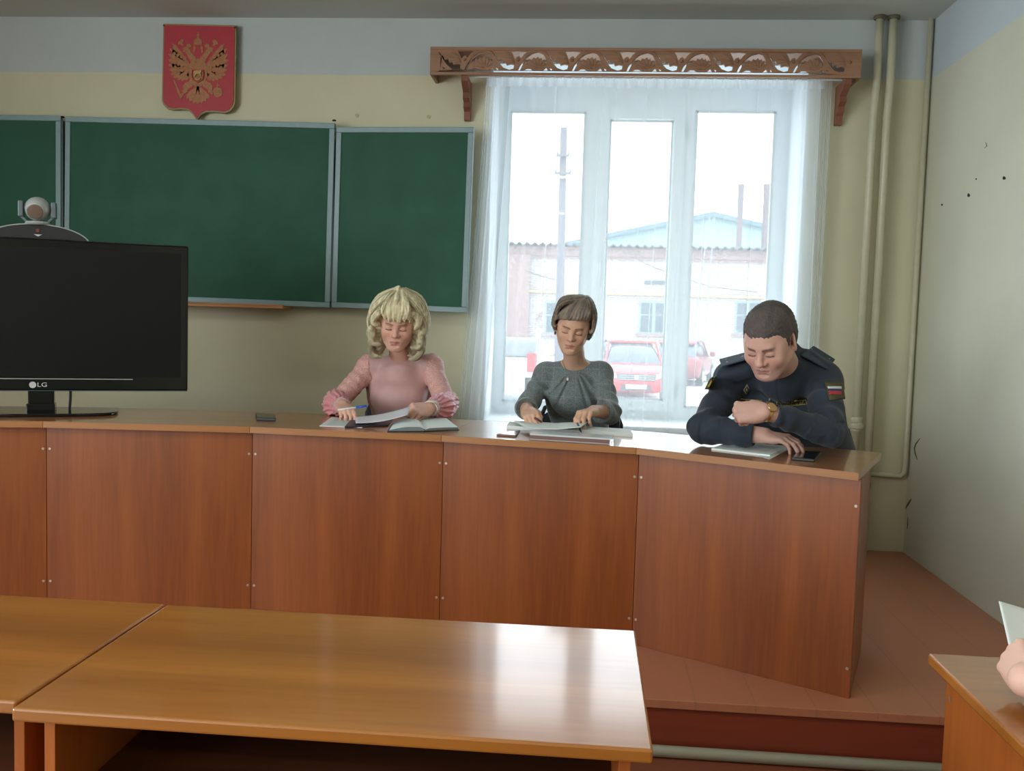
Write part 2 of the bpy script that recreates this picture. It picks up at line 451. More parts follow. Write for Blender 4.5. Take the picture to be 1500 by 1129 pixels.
# ------------------------------------------------------------ heating pipes
def pipe(label, pts, r, extra=None, m=None):
    t = thing('heating_pipe', label, 'pipe', pts[-1])
    o = np.array(pts[-1])
    MB().tube([np.array(p) - o for p in pts], r, 14).build('pipe_run', m or M['pipe'], t, smooth=True)
    return t, o
t, o = pipe('cream painted heating riser nearest the window, with a coupling', [(1.462, 5.19, 3.03), (1.462, 5.19, 2.66), (1.455, 5.19, 2.5), (1.455, 5.19, ZD)], .021)
zc_ = at(1256, 623, 5.19)[2]
MB().lathe([(.027, zc_ + .045), (.03, zc_ + .035), (.03, zc_ + .02), (.026, zc_ + .015), (.036, zc_ + .008), (.036, zc_ - .014), (.027, zc_ - .018), (.027, zc_ - .03)], (1.455 - o[0], 5.19 - o[1], -o[2]), 18).build('pipe_coupling', M['pipe'], t)
MB().lathe([(.03, 3.03), (.034, 3.022), (.03, 3.012)], (1.462 - o[0], 5.19 - o[1], -o[2]), 18).build('pipe_collar', mat('dark_collar', (92, 88, 70), .7), t)
t, o = pipe('cream painted heating riser farther from the window, beside the coupled one', [(1.532, 5.19, 3.03), (1.532, 5.19, 2.66), (1.526, 5.19, 2.5), (1.524, 5.19, ZD)], .021)
MB().lathe([(.03, 3.03), (.034, 3.022), (.03, 3.012)], (1.532 - o[0], 5.19 - o[1], -o[2]), 18).build('pipe_collar', mat('dark_collar2', (92, 88, 70), .7), t)
zc_ = at(1270, 697, 5.2)[2]
t, o = pipe('slim cream pipe in the wall corner turning left below desk level', [(1.738, 5.238, 3.03), (1.738, 5.238, zc_ + .06), (1.735, 5.238, zc_ + .02), (1.715, 5.238, zc_), (1.60, 5.238, zc_ + .006), (1.28, 5.238, zc_ + .02)], .014)
t = thing('heating_pipe', 'grey painted pipe lying along the foot of the dais step', 'pipe', (0, 2.965, .02))
MB().tube([(-3.2, 0, 0), (XR - .02, 0, .0)], .019, 14).build('pipe_run', M['pipe_grey'], t, smooth=True)

# ------------------------------------------------------------ ceiling lamps (behind and above the camera's view)
lampm, nt, b_ = new_mat('lamp_diffuser'); b_.inputs['Emission Color'].default_value = (1, .97, .9, 1); b_.inputs['Emission Strength'].default_value = 1.2
for i, (lx, ly) in enumerate(((-2.6, 1.2), (-.4, 1.2), (-2.6, -2.2), (-.4, -2.2))):
    t = thing('ceiling_lamp', 'long white fluorescent ceiling lamp, ' + ('front left', 'front right', 'rear left', 'rear right')[i] + ' of the four over the student tables', 'lamp', (lx, ly, ZC), 0, 'ceiling lamps')
    MB().box((-.6, -.08, -.06), (.6, .08, 0)).build('lamp_body', M['white_pvc'], t, bevel=.01)
    MB().box((-.58, -.065, -.075), (.58, .065, -.061)).build('lamp_diffuser', lampm, t)
    a = area_light('lamp_light', (lx, ly, ZC - .09), (0, 0, 0), 1.1, .12, 17, (1.0, .96, .86))

# ------------------------------------------------------------ chalkboard
def board_panel(parent, w_, h_, m_side='both'):
    """local: x right, z up, front faces -y, origin at lower-left front"""
    fb = .030
    MB().box((fb * .6, -.004, fb * .6), (w_ - fb * .6, .012, h_ - fb * .6)).build('writing_surface', M['chalk_green'], parent)
    f = MB()
    f.box((0, -.012, 0), (w_, .016, fb)); f.box((0, -.012, h_ - fb), (w_, .016, h_))
    f.box((0, -.012, fb), (fb, .016, h_ - fb)); f.box((w_ - fb, -.012, fb), (w_, .016, h_ - fb))
    f.build('board_frame', M['frame_grey'], parent, bevel=.003)
cb = thing('chalkboard', 'green three-part chalkboard in grey frames on the front wall', 'chalkboard', (-2.975, 5.17, 1.43))
def sub(parent, name, loc, rz, ry=0):
    o = bpy.data.objects.new(name, None); C.objects.link(o); o.parent = parent; o.location = loc; o.rotation_euler = (0, ry, rz); return o
cbc = sub(cb, 'center_panel', (-.012, 0, .012), 0, .012)
board_panel(cbc, 1.545, 1.012)
cbr = sub(cb, 'right_wing', (1.545, -.004, -.004), math.radians(-6.8), .012)
board_panel(cbr, .775, .988)
cbl = sub(cb, 'left_wing', (-.83, 0, .018), 0, .004)
board_panel(cbl, .80, 1.012)
dh = mat('dark_hinge', (58, 74, 80), .5)
for xx in (-.022, 1.538):
    MB().box((xx - .006, -.006, .03), (xx + .006, .014, 1.0)).build('hinge_strip', dh, cb)
    MB().lathe([(.010, 0), (.012, .004), (.007, .008)], (xx, 0, 1.018), 12).build('hinge_cap', M['dark_chip'], cb)
MB().box((.2, .018, .05), (1.3, .09, .95)).build('wall_batten', M['frame_grey'], cb)
at0 = at(-20, 432, 5.1); at1 = at(416, 449, 5.1)
t = thing('chalk_tray', 'narrow unpainted wooden chalk tray under the chalkboard', 'tray', (at0[0], 5.1, at1[2] - .012), 0)
L_ = at1[0] - at0[0]
MB().box((0, -.02, 0), (L_, .155, .014)).box((0, -.02, .014), (L_, -.008, .022)).build('tray_board', M['tray_wood'], t, bevel=.002)

# ------------------------------------------------------------ state emblem on the wall
et = thing('wall_emblem', 'red shield plaque with a gold double-headed eagle above the chalkboard', 'emblem', (-2.225, 5.225, 2.72))
kx = .416 / 695.
def ep(pts): return [((x - 497) * kx, -(y - 560) * kx * .985) for x, y in pts]
shield = [(150, 115), (850, 128), (846, 840), (835, 880), (800, 925), (750, 945), (640, 935), (560, 938), (515, 965), (478, 1015), (440, 960), (400, 925), (330, 912), (240, 920), (190, 910), (150, 870), (138, 830)]
def shrink(p, f, c=(495, 520)): return [(c[0] + (x - c[0]) * f, c[1] + (y - c[1]) * f) for x, y in p]
def flat(name, loops, m, ydepth, th, parent=et, rnd=0.0):
    me = curve2d(name, loops, th / 2, rnd)
    me.transform(Matrix.Rotation(PI / 2, 4, 'X')); me.transform(Matrix.Translation((0, ydepth, 0)))
    return link_mesh(name, me, m, parent)
flat('shield_border', [ep(shield)], M['emblem_border'], 0, .018)
flat('shield_field', [ep(shrink(shield, .965))], M['emblem_red'], -.010, .004)
def mir(pts): return [(980 - x, y) for x, y in pts]
def feather(a, b, w0, w1):
    a = np.array(a, float); b = np.array(b, float); d_ = (b - a) / np.linalg.norm(b - a); n_ = np.array([-d_[1], d_[0]])
    return [tuple(a + n_ * w0), tuple(a + (b - a) * .55 + n_ * (w1 * 1.05)), tuple(a + (b - a) * .86 + n_ * w1 * .9), tuple(b), tuple(a + (b - a) * .86 - n_ * w1 * .9), tuple(a + (b - a) * .55 - n_ * (w1 * 1.05)), tuple(a - n_ * w0)]
gold = MB()
def gp(pts, dep=.0, mirror=True):
    for P in ([pts, mir(pts)[::-1]] if mirror else [pts]):
        q = ep(P); gold.prism(q, -.016 - dep, -.010)
ends = [(238, 298), (212, 345), (200, 398), (196, 450), (198, 500), (206, 548), (222, 590), (250, 620), (290, 640), (330, 648), (370, 642)]
for i, e_ in enumerate(ends):
    gp(feather((405 - 4 * (i > 6), 505 + i * 6), e_, 12, 19), .001 * (i % 3))
gp([(250, 330), (290, 380), (330, 430), (375, 490), (420, 520), (430, 600), (380, 610), (300, 590), (250, 540), (225, 450)], .001)
for k in range(5):
    for j in range(4):
        c = (262 + j * 34 + k * 3, 390 + k * 42 + j * 14); gp([(c[0] - 17, c[1]), (c[0], c[1] - 12), (c[0] + 17, c[1] + 4), (c[0] + 4, c[1] + 24), (c[0] - 12, c[1] + 20)], .003 + .0006 * ((j + k) % 3))
# necks, heads, crowns
gp([(470, 430), (440, 400), (418, 372), (402, 340), (378, 330), (352, 342), (338, 352), (352, 362), (340, 380), (362, 378), (376, 392), (392, 420), (410, 450), (430, 480), (470, 500)], .004)
gp([(378, 328), (382, 300), (398, 312), (410, 296), (420, 316), (432, 306), (424, 336), (404, 342)], .004)
gp([(300, 290), (322, 268), (345, 262), (352, 282), (340, 300), (352, 316), (330, 320), (312, 306), (296, 312)], .003)
gp([(455, 315), (448, 285), (462, 262), (478, 250), (482, 225), (470, 222), (484, 212), (484, 198), (496, 198), (496, 212), (510, 222), (498, 225), (502, 250), (518, 262), (532, 285), (525, 315)], .004, False)
for zz in (268, 288, 304): gp([(452, zz), (528, zz), (526, zz + 6), (454, zz + 6)], .006, False)
gp([(445, 330), (455, 318), (468, 335), (462, 365), (455, 395), (440, 380)], .002)
# body and centre shield
gp([(430, 440), (550, 440), (575, 520), (580, 600), (560, 660), (520, 700), (490, 715), (460, 700), (420, 660), (400, 600), (405, 520)], .002, False)
gp([(436, 545), (548, 545), (552, 600), (540, 640), (490, 668), (444, 640), (430, 600)], .005, False)
# legs, claws
gp([(420, 630), (400, 655), (368, 665), (345, 700), (350, 730), (335, 752), (362, 745), (372, 765), (388, 735), (410, 715), (440, 700), (450, 660)], .003)
gp([(388, 720), (360, 745), (330, 770), (350, 776), (390, 752)], .004)
# tail fan
for k in range(7):
    a = math.radians(-48 + 16 * k); gp(feather((490, 700), (490 + 150 * math.sin(a), 700 + 165 * math.cos(a)), 10, 22), .001 * (k % 2 + 1), False)
# sceptre and orb
gp([(252, 640), (264, 636), (290, 690), (340, 800), (326, 818), (300, 770), (275, 700)], .004, False)
gp([(322, 780), (345, 762), (352, 782), (334, 812), (318, 816)], .005, False)
orb = [(680 + 48 * math.cos(t), 752 + 46 * math.sin(t)) for t in np.linspace(0, 2 * PI, 22)[:-1]]; gp(orb, .004, False)
gp([(673, 706), (673, 690), (660, 690), (660, 680), (673, 680), (673, 666), (686, 666), (686, 680), (700, 680), (700, 690), (686, 690), (686, 706)], .004, False)
for zz in (736, 752): gp([(634, zz), (726, zz), (726, zz + 5), (634, zz + 5)], .008, False)
gp([(590, 745), (640, 760), (640, 768), (590, 758)], .003, False)
gold.v = [(x, -.010 + (y + .010) * .5, z) for x, y, z in gold.v]
gold.build('eagle_relief', M['emblem_gold'], et)
ctr = MB()
ctr.prism(ep([(455, 562), (478, 552), (505, 556), (520, 548), (532, 560), (520, 580), (530, 605), (512, 600), (505, 585), (480, 590), (468, 612), (458, 606), (466, 585), (450, 578)]), -.024, -.015)
ctr.prism(ep([(470, 625), (490, 636), (520, 626), (512, 640), (490, 648), (468, 640)]), -.024, -.015)
ctr.build('rider_relief', mat('lighter_gold', (176, 146, 80), .5), et)
fr_ = ep([(436, 545), (548, 545), (552, 600), (540, 640), (490, 668), (444, 640), (430, 600)])
flat('rider_shield', [fr_, ep(shrink([(436, 545), (548, 545), (552, 600), (540, 640), (490, 668), (444, 640), (430, 600)], .86, (491, 600)))], M['emblem_red'], -.0185, .004)
for q in ((158, 135), (842, 150)):
    p = ep([q])[0]; MB().lathe([(.004, -.012), (.004, -.016), (.001, -.018)], (p[0], 0, p[1]), 8, axis=1).build('mounting_nail', M['dark_chip'], et)
for (px, py) in ((523, 169), (628, 171)):   # old plaster plugs above the board
    c = at(px, py, YF)
    tag(MB().lathe([(.011, -.004), (.011, 0), (.006, .001)], (c[0], YF, c[2]), 10, axis=1).build('wall_plug', mat('plug_paint', (186, 170, 126), .7)),
        'small round painted wall plug above the right part of the chalkboard, ' + ('left one of two' if px < 600 else 'right one of two'), 'wall plug', 'wall plugs')

# ------------------------------------------------------------ carved pelmet over the window
YP = 5.075
xa, xb, za_, zb_ = -.893, 1.347, 2.678, 2.822
pt = thing('carved_pelmet', 'long openwork carved wooden pelmet on two brackets above the window', 'pelmet', (xa, YP, za_))
U = (1 / 4.41) * YP / F_PX                      # metres per crop pixel
H_ = zb_ - za_
def hp(pts, x00):   # crop coords -> local board coords, crop y 98..271 = board height
    return [((x - 45 + x00) * U, (271 - y) / 173 * H_) for x, y in pts]
H1 = [(985, 200), (1000, 165), (1035, 140), (1078, 130), (1108, 140), (1126, 168), (1130, 195), (1116, 188), (1116, 174), (1100, 178), (1098, 160), (1084, 168), (1074, 154), (1060, 166), (1045, 160), (1036, 176), (1016, 168), (1018, 188), (1000, 188)]
H1b = [(948, 240), (962, 208), (984, 182), (978, 206), (962, 240)]
H2 = [(902, 122), (1008, 122), (985, 140), (966, 165), (956, 150), (940, 155), (928, 172), (916, 142)]
H3 = [(776, 124), (800, 148), (814, 158), (822, 180), (842, 172), (850, 196), (870, 190), (876, 208), (902, 202), (924, 206), (920, 230), (896, 237), (862, 230), (832, 204), (802, 170)]
H4 = [(982, 240), (1004, 229), (1028, 229), (1046, 240)]
H5 = [(1106, 240), (1128, 222), (1140, 240)]
H6 = [(806, 222), (822, 228), (824, 238), (814, 238)]
Lp = xb - xa
outer = [(0, 0), (Lp, 0), (Lp, H_), (0, H_)]
loops = [outer]
unit = 340
for k in range(-1, 8):
    off = (k - 1) * unit + 2 * k
    for h in (H3, H6, H2, H1b, H1, H4, H5):
        q = hp(h, off)
        xs = [p[0] for p in q]
        if min(xs) > .028 and max(xs) < Lp - .035: loops.append(q)
loops.append(hp([(112, 124), (118, 160), (150, 205), (190, 240), (112, 244)], 0))
me = curve2d('fretwork_board', loops, .007, 0)
me.transform(Matrix.Rotation(PI / 2, 4, 'X'))
fb = link_mesh('fretwork_board', me, M['carved_wood'], pt)
# relief: raised leaves, vines and rails on the fretwork
rel = MB()
def ridge(pts, x00, r):
    P = [(x, -.008, z) for x, z in hp(pts, x00)]
    if min(p[0] for p in P) > .01 and max(p[0] for p in P) < Lp - .01: rel.tube(P, r, 6)
for k in range(-1, 8):
    off = (k - 1) * unit + 2 * k
    ridge([(945, 243), (958, 212), (982, 176), (1010, 146), (1050, 124), (1090, 120), (1122, 130), (1142, 160), (1165, 195), (1195, 228), (1235, 240)], off, [.002, .003, .004, .005, .005, .005, .005, .005, .004, .004, .002])
    for a, b in (((1060, 215), (1000, 200)), ((1065, 212), (1020, 175)), ((1072, 210), (1050, 165)), ((1080, 210), (1082, 168)), ((1090, 212), (1108, 182)), ((1100, 216), (1128, 200)), ((1050, 222), (1000, 215))):
        ridge([(1075, 225), a, b], off, [.003, .003, .0012])
    for a, b in (((905, 150), (860, 130)), ((900, 165), (850, 160)), ((905, 175), (860, 185)), ((912, 185), (880, 200)), ((900, 140), (870, 122))):
        ridge([(925, 195), a, b], off, [.003, .003, .0012])
    q = hp([(950, 175)], off)[0]
    if .03 < q[0] < Lp - .03: rel.lathe([(.0, -.016), (.006, -.013), (.009, -.007)], (q[0], 0, q[1]), 10, axis=1)
rel.build('carved_relief', M['carved_wood'], pt, smooth=True)
MB().box((0, -.012, H_ - .016), (Lp, -.006, H_)).build('moulded_rail', M['carved_wood'], pt, bevel=.002); MB().box((0, -.010, 0), (Lp, -.006, .014)).build('moulded_rail', M['carved_wood'], pt, bevel=.002)
dep = YF - YP
MB().box((0, .008, 0), (.016, dep, H_)).build('end_board', M['carved_wood'], pt); MB().box((Lp - .016, .008, 0), (Lp, dep, H_)).build('end_board', M['carved_wood'], pt)
MB().box((0, .008, H_ - .016), (Lp, dep, H_ - .002)).build('top_board', M['carved_wood'], pt)
def bracket(xc):
    prof = [(.0, 0), (dep - .0, 0), (dep, -.205), (dep - .032, -.205), (dep - .04, -.16), (dep - .075, -.14), (dep - .07, -.115), (dep - .105, -.10), (dep - .10, -.07), (dep - .14, -.05), (.0, -.028)]
    mb = MB().hexa([(xc - .018, y, z) for y, z in prof], [(xc + .018, y, z) for y, z in prof])
    mb.build('bracket', M['bracket_wood'], pt, bevel=.002)
bracket(.185); bracket(Lp - .06)

# ------------------------------------------------------------ sheer curtain
cm, nt, b_ = new_mat('sheer_tulle')
tcn = nt.nodes.new('ShaderNodeTexCoord')
wv = nt.nodes.new('ShaderNodeTexNoise'); wv.inputs['Scale'].default_value = 320; nt.links.new(tcn.outputs['Object'], wv.inputs['Vector'])
vo = nt.nodes.new('ShaderNodeTexVoronoi'); vo.inputs['Scale'].default_value = 22; vo.feature = 'DISTANCE_TO_EDGE'; nt.links.new(tcn.outputs['Object'], vo.inputs['Vector'])
rp = nt.nodes.new('ShaderNodeMapRange'); rp.inputs['From Min'].default_value = 0; rp.inputs['From Max'].default_value = .03; rp.inputs['To Min'].default_value = .08; rp.inputs['To Max'].default_value = 0
nt.links.new(vo.outputs['Distance'], rp.inputs['Value'])
lw = nt.nodes.new('ShaderNodeLayerWeight'); lw.inputs['Blend'].default_value = .35
fm = nt.nodes.new('ShaderNodeMapRange'); fm.inputs['To Min'].default_value = .33; fm.inputs['To Max'].default_value = .56
nt.links.new(lw.outputs['Facing'], fm.inputs['Value'])
ad = nt.nodes.new('ShaderNodeMath'); nt.links.new(fm.outputs['Result'], ad.inputs[0]); ad.inputs[1].default_value = 0
tr = nt.nodes.new('ShaderNodeBsdfTransparent'); tl = nt.nodes.new('ShaderNodeBsdfTranslucent'); df = nt.nodes.new('ShaderNodeBsdfDiffuse')
tl.inputs[0].default_value = (.84, .885, .92, 1); df.inputs[0].default_value = (.84, .88, .91, 1)
m1 = nt.nodes.new('ShaderNodeMixShader'); m1.inputs[0].default_value = .4; nt.links.new(tl.outputs[0], m1.inputs[1]); nt.links.new(df.outputs[0], m1.inputs[2])
m2 = nt.nodes.new('ShaderNodeMixShader'); nt.links.new(ad.outputs[0], m2.inputs[0]); nt.links.new(tr.outputs[0], m2.inputs[1]); nt.links.new(m1.outputs[0], m2.inputs[2])
nt.links.new(m2.outputs[0], nt.nodes['Material Output'].inputs['Surface'])
def curtain(xl0, xr0, xl1, xr1, ztop, zbot, Y, seed, dense):
    r_ = np.random.default_rng(seed)
    nu, nv = 620, 26
    ph = r_.uniform(0, 2 * PI, 8)
    def fn(u, v):
        z = ztop + (zbot - ztop) * v
        xl = xl0 + (xl1 - xl0) * v ** 1.2; xr = xr0 + (xr1 - xr0) * v ** 1.2
        # gathers: warp u so pleats bunch
        g = u + .012 * math.sin(u * 41 + ph[0]) + .008 * math.sin(u * 97 + ph[1])
        x = xl + (xr - xl) * g
        edge = 1.0 + dense * (math.exp(-(u / .055) ** 2) + math.exp(-((1 - u) / .055) ** 2))
        a = .0055 * (math.sin(u * 118 + ph[2] + .9 * math.sin(u * 23 + v * 1.3 + ph[4])) + .35 * math.sin(u * 223 + ph[3] + 1.2 * math.sin(u * 31)) + 1.3 * math.sin(u * 47 + ph[5] + .5 * v + 1.1 * math.sin(u * 11)))
        return (x, Y + a * edge * (.5 + .8 * v), z)
    vs, fs = quadgrid(nu, nv, fn)
    return MB().add(vs, fs)
ct = thing('sheer_curtain', 'long white sheer tulle curtain hanging from the pelmet over the window', 'curtain', (.25, 5.17, .5))
mb = curtain(-.60, 1.19, -.735, 1.205, 2.692, .36, 5.15, 3, 1.4)
mb.v = [(x - .25, y - 5.17, z - .5) for x, y, z in mb.v]
mb.build('curtain_cloth', cm, ct, smooth=True)
for (u0, u1, b0, b1, sd) in ((-.605, -.50, -.745, -.57, 11), (1.09, 1.235, 1.08, 1.235, 12)):     # bunched side folds
    mb = curtain(u0, u1, b0, b1, 2.692, .36, 5.185, sd, .5)
    mb.v = [(x - .25, y - 5.17, z - .5) for x, y, z in mb.v]
    mb.build('gathered_edge', cm, ct, smooth=True)
tp = MB(); n_ = 90
vs, fs = quadgrid(360, 3, lambda u, v: (-.60 + 1.79 * u - .25, -.028 + .010 * math.sin(u * 210) * (1 - .4 * v) , 2.692 - .055 * v - .5 - .004 * math.sin(u * 50)))
tp.add(vs, fs).build('header_tape', cm, ct, smooth=True)
rod = MB().tube([(-.70, 5.14, 2.688), (1.27, 5.14, 2.688)], .006, 8)
t = thing('curtain_rail', 'thin rail behind the carved pelmet carrying the sheer curtain', 'curtain rail', (-.70, 5.14, 2.688)); rod.v = [(x + .7, y - 5.14, z - 2.688) for x, y, z in rod.v]
rod.build('rail', M['white_pvc'], t)
# ------------------------------------------------------------ presidium desk (arc of five units)
ZT = .93
FRONT = [(-2.92, 3.33), (-2.14, 3.545), (-1.332, 3.632), (-.557, 3.600), (.188, 3.465), (.872, 3.056)]
BACK = [(-3.10, 3.90), (-2.245, 4.13), (-1.395, 4.22), (-.495, 4.205), (.315, 3.985), (1.105, 3.600)]
desk_labels = ['brown laminate presidium desk unit farthest left, under the television', 'brown laminate presidium desk unit second from the left, beside the television stand',
               'brown laminate presidium desk unit in front of the woman in pink', 'brown laminate presidium desk unit in front of the woman in grey',
               'rightmost brown laminate presidium desk unit, before the man in uniform']
def inset_line(P, dd):
    out = []; P = [np.array(p) for p in P]
    N = [np.array([-(q - p)[1], (q - p)[0]]) / np.linalg.norm(q - p) for p, q in zip(P, P[1:])]
    for i, p in enumerate(P):
        if i == 0: out.append(p + N[0] * dd)
        elif i == len(P) - 1: out.append(p + N[-1] * dd)
        else: m_ = (N[i - 1] + N[i]) / 2; out.append(p + m_ / (m_ @ m_) * dd)
    return out
IN0, IN1 = inset_line(FRONT, .036), inset_line(FRONT, .054)
for i in range(5):
    a, b, c, d_ = [np.array(p) for p in (FRONT[i], FRONT[i + 1], BACK[i + 1], BACK[i])]
    o0 = np.array([(a[0] + b[0]) / 2, (a[1] + b[1]) / 2, ZD])
    ang = math.atan2(b[1] - a[1], b[0] - a[0])
    t = thing('presidium_desk', desk_labels[i], 'desk', tuple(o0), ang, 'presidium desk units')
    def loc(p, z):
        dx, dy = p[0] - o0[0], p[1] - o0[1]
        return (dx * math.cos(ang) + dy * math.sin(ang), -dx * math.sin(ang) + dy * math.cos(ang), z - ZD)
    g = .0008
    la, lb, lc, ld = loc(a, 0), loc(b, 0), loc(c, 0), loc(d_, 0)
    corners = [(la[0] + g, la[1]), (lb[0] - g, lb[1]), (lc[0] - g, lc[1]), (ld[0] + g, ld[1])]
    th = .025
    MB().hexa([(x, y, ZT - ZD - th) for x, y in corners], [(x, y, ZT - ZD) for x, y in corners]).build('desktop', M['desk_top'], t)
    hw = np.linalg.norm(b - a) / 2
    x0_, x1_ = -hw + .002, hw - .002
    if i == 4: x1_ = hw - .0
    pq = [loc(p, 0) for p in (IN0[i], IN0[i + 1], IN1[i + 1], IN1[i])]; gg = [g, -g, -g, g]
    MB().hexa([(q[0] + e, q[1], 0) for q, e in zip(pq, gg)], [(q[0] + e, q[1], ZT - ZD - th) for q, e in zip(pq, gg)]).build('front_panel', M['desk_front'], t, bevel=.001)
    inset = .036; x0_, x1_ = max(pq[0][0], pq[3][0]) + .001, min(pq[1][0], pq[2][0]) - .001
    def side(xf, xb, yb, nm='side_panel'):
        q = [(xf - .009, inset + .019), (xf + .009, inset + .019), (xb + .009, yb - .05), (xb - .009, yb - .05)]
        MB().hexa([(x, y, 0) for x, y in q], [(x, y, ZT - ZD - th) for x, y in q]).build(nm, M['desk_front'], t)
    side(x0_ + .012, ld[0] + .03, ld[1]); side(x1_ - .012, lc[0] - .03, lc[1])
    for sx in (x0_ + .012, x1_ - .012):
        for sz in (.816 - ZD, .278 - ZD):
            MB().lathe([(.0045, inset - .0008), (.0065, inset + .001)], (sx, 0, sz), 12, axis=1).build('screw_cap', M['screw'], t)

# ------------------------------------------------------------ student tables
def table(name, label, x0_, x1_, y0_, y1_, side_x0, side_x1, topm=None):
    t = thing(name, label, 'table', ((x0_ + x1_) / 2, (y0_ + y1_) / 2, 0), 0)
    ox, oy = (x0_ + x1_) / 2, (y0_ + y1_) / 2
    hx, hy = (x1_ - x0_) / 2, (y1_ - y0_) / 2
    MB().box((-hx, -hy, .728), (hx, hy, .75)).build('tabletop', topm or M['table_top'], t, bevel=.004)
    for s_, off in ((-1, side_x0), (1, side_x1)):
        xx = s_ * (hx - off)
        MB().box((xx - .009, -hy + .03, 0), (xx + .009, hy - .035, .728)).build('side_panel', M['table_side'], t, bevel=.001)
    MB().box((-hx + side_x0 + .009, hy - .09, .30), (hx - side_x1 - .009, hy - .072, .728)).build('modesty_panel', M['table_dark'], t)
    MB().box((-hx + side_x0 + .01, -hy + .08, .56), (hx - side_x1 - .01, hy - .092, .575)).build('book_shelf', M['table_dark'], t)
    for s_, off in ((-1, side_x0), (1, side_x1)):
        for sz in (.68, .2):
            MB().lathe([(.006, 0.0), (.0045, .0012)], (s_ * (hx - off + .0095), hy - .055, sz), 10, axis=0).build('screw_cap', M['screw'], t)
    return t
table('student_table', 'brown laminate student table in the foreground whose right half mirrors the window', -.884, .117, 1.375, 1.925, .045, .04)
table('student_table', 'brown laminate student table at the lower left corner, left of the seam', -1.895, -.892, 1.40, 1.93, .04, .014)
tr_ = table('student_table', 'brown laminate student table at the lower right corner, under the hand holding a sheet', .690, 1.70, 1.15, 1.885, .035, .03)

# ------------------------------------------------------------ television with conference camera
tvc = np.array([-2.30, 3.80]); tva = math.atan2(.445, .896) * .93
tv = thing('television', 'large black flat television on a glossy stand at the left end of the desk', 'television', (tvc[0], tvc[1], ZT), tva)
hw, zb_tv, zt_tv = .585, .098, .735
MB().box((-hw, -.020, zb_tv), (hw, .03, zt_tv)).build('tv_housing', M['black_gloss'], tv, bevel=.008)
MB().box((-hw + .035, -.0225, zb_tv + .062), (hw - .03, -.019, zt_tv - .035)).build('tv_screen', M['screen'], tv)
MB().box((-hw + .18, .03, zb_tv + .1), (hw - .18, .075, zt_tv - .1)).build('tv_back', M['black_matte'], tv, bevel=.02)
MB().box((-.30, -.0235, zb_tv + .050), (.36, -.0205, zb_tv + .053)).build('bezel_line', M['silver'], tv)
MB().box((-hw + .002, -.0225, zb_tv), (hw - .002, -.0195, zb_tv + .004)).build('bezel_trim', mat('bluish_trim', (46, 66, 74), .3), tv)
MB().box((-.05, -.012, .012), (.05, .03, zb_tv + .02)).box((-.055, -.03, .010), (.055, .035, .045)).build('tv_neck', M['black_gloss'], tv, bevel=.004)
bp_ = [(.30 * math.copysign(abs(math.cos(t)) ** .5, math.cos(t)), .145 * math.copysign(abs(math.sin(t)) ** .5, math.sin(t)) + .01) for t in np.linspace(0, 2 * PI, 49)[:-1]]
MB().hexa([(x, y, 0.0005) for x, y in bp_], [(x, y, .013) for x, y in bp_]).build('tv_base', M['black_gloss'], tv, bevel=.003)
MB().tube([(.105, .04, .013), (.108, .045, .06), (.11, .04, .14)], .0055, 8).build('tv_cable', M['black_matte'], tv)
lg = mat('logo_silver', (196, 196, 198), .4)
MB().lathe([(.0135, -.0235), (.0135, -.021), (.0135, -.0195)], (-.030, 0, zb_tv + .026), 20, axis=1).build('brand_mark', lg, tv)
text_mesh('brand_lettering', 'LG', .026, .0008, lg, tv, Matrix.Translation((.006, -.0235, zb_tv + .026)) @ Matrix.Rotation(PI / 2, 4, 'X'), sx=1.25)

cc = thing('conference_camera', 'silver ball-shaped conference camera on a dark arched base above the television', 'camera', (tvc[0], tvc[1], ZT), tva)
cxl = at(56, 330, 3.86)
dx, dy = cxl[0] - tvc[0], cxl[1] - tvc[1]; cl = dx * math.cos(tva) + dy * math.sin(tva)
arc = [(cl + .205 * math.sin(a) , zt_tv - .02 + .082 * math.cos(a)) for a in np.linspace(-1.35, 1.35, 25)]
MB().prism(arc, .032, .085).build('arched_base', M['black_matte'], cc, bevel=.003)
MB().tube([(x, .034, z + .001) for x, z in arc], .0028, 8).build('base_rim', M['silver'], cc)
MB().lathe([(.0075, .028), (.0075, .031)], (cl + .003, 0, zt_tv + .036), 14, axis=1).build('red_mark', mat('dull_red', (120, 46, 40), .5), cc)
MB().prism([(cl - .012, zt_tv + .020), (cl + .020, zt_tv + .020), (cl + .004, zt_tv + .011)], .028, .033).build('base_logo', lg, cc)
bz = zt_tv + .062
MB().lathe([(.045, bz - .002), (.05, bz + .004), (.045, bz + .012), (.02, bz + .016)], (cl, .058, 0), 24).build('turntable', M['silver'], cc)
for s_ in (-1, 1):
    yk = MB()
    yk.box((cl + s_ * .0625 - .010, .034, bz + .030), (cl + s_ * .0625 + .010, .082, bz + .096))
    yk.hexa([(cl + s_ * .030, .042, bz + .008), (cl + s_ * .054, .042, bz + .034), (cl + s_ * .071, .042, bz + .034), (cl + s_ * .04, .042, bz + .004)][::s_],
            [(cl + s_ * .030, .074, bz + .008), (cl + s_ * .054, .074, bz + .034), (cl + s_ * .071, .074, bz + .034), (cl + s_ * .04, .074, bz + .004)][::s_])
    yk.build('yoke_arm', mat('grey_yoke', (96, 112, 116), .4), cc, bevel=.004)
ball = MB(); bc = (cl, .058, bz + .066)
ball.lathe([(.0505 * math.sin(a), -.0505 * math.cos(a)) for a in np.linspace(.62, PI - .02, 22)], (0, 0, 0), 32, axis=1)
bo = ball.build('camera_ball', M['silver'], cc, smooth=True); bo.location = bc; bo.rotation_euler = (math.radians(20), 0, math.radians(-8))
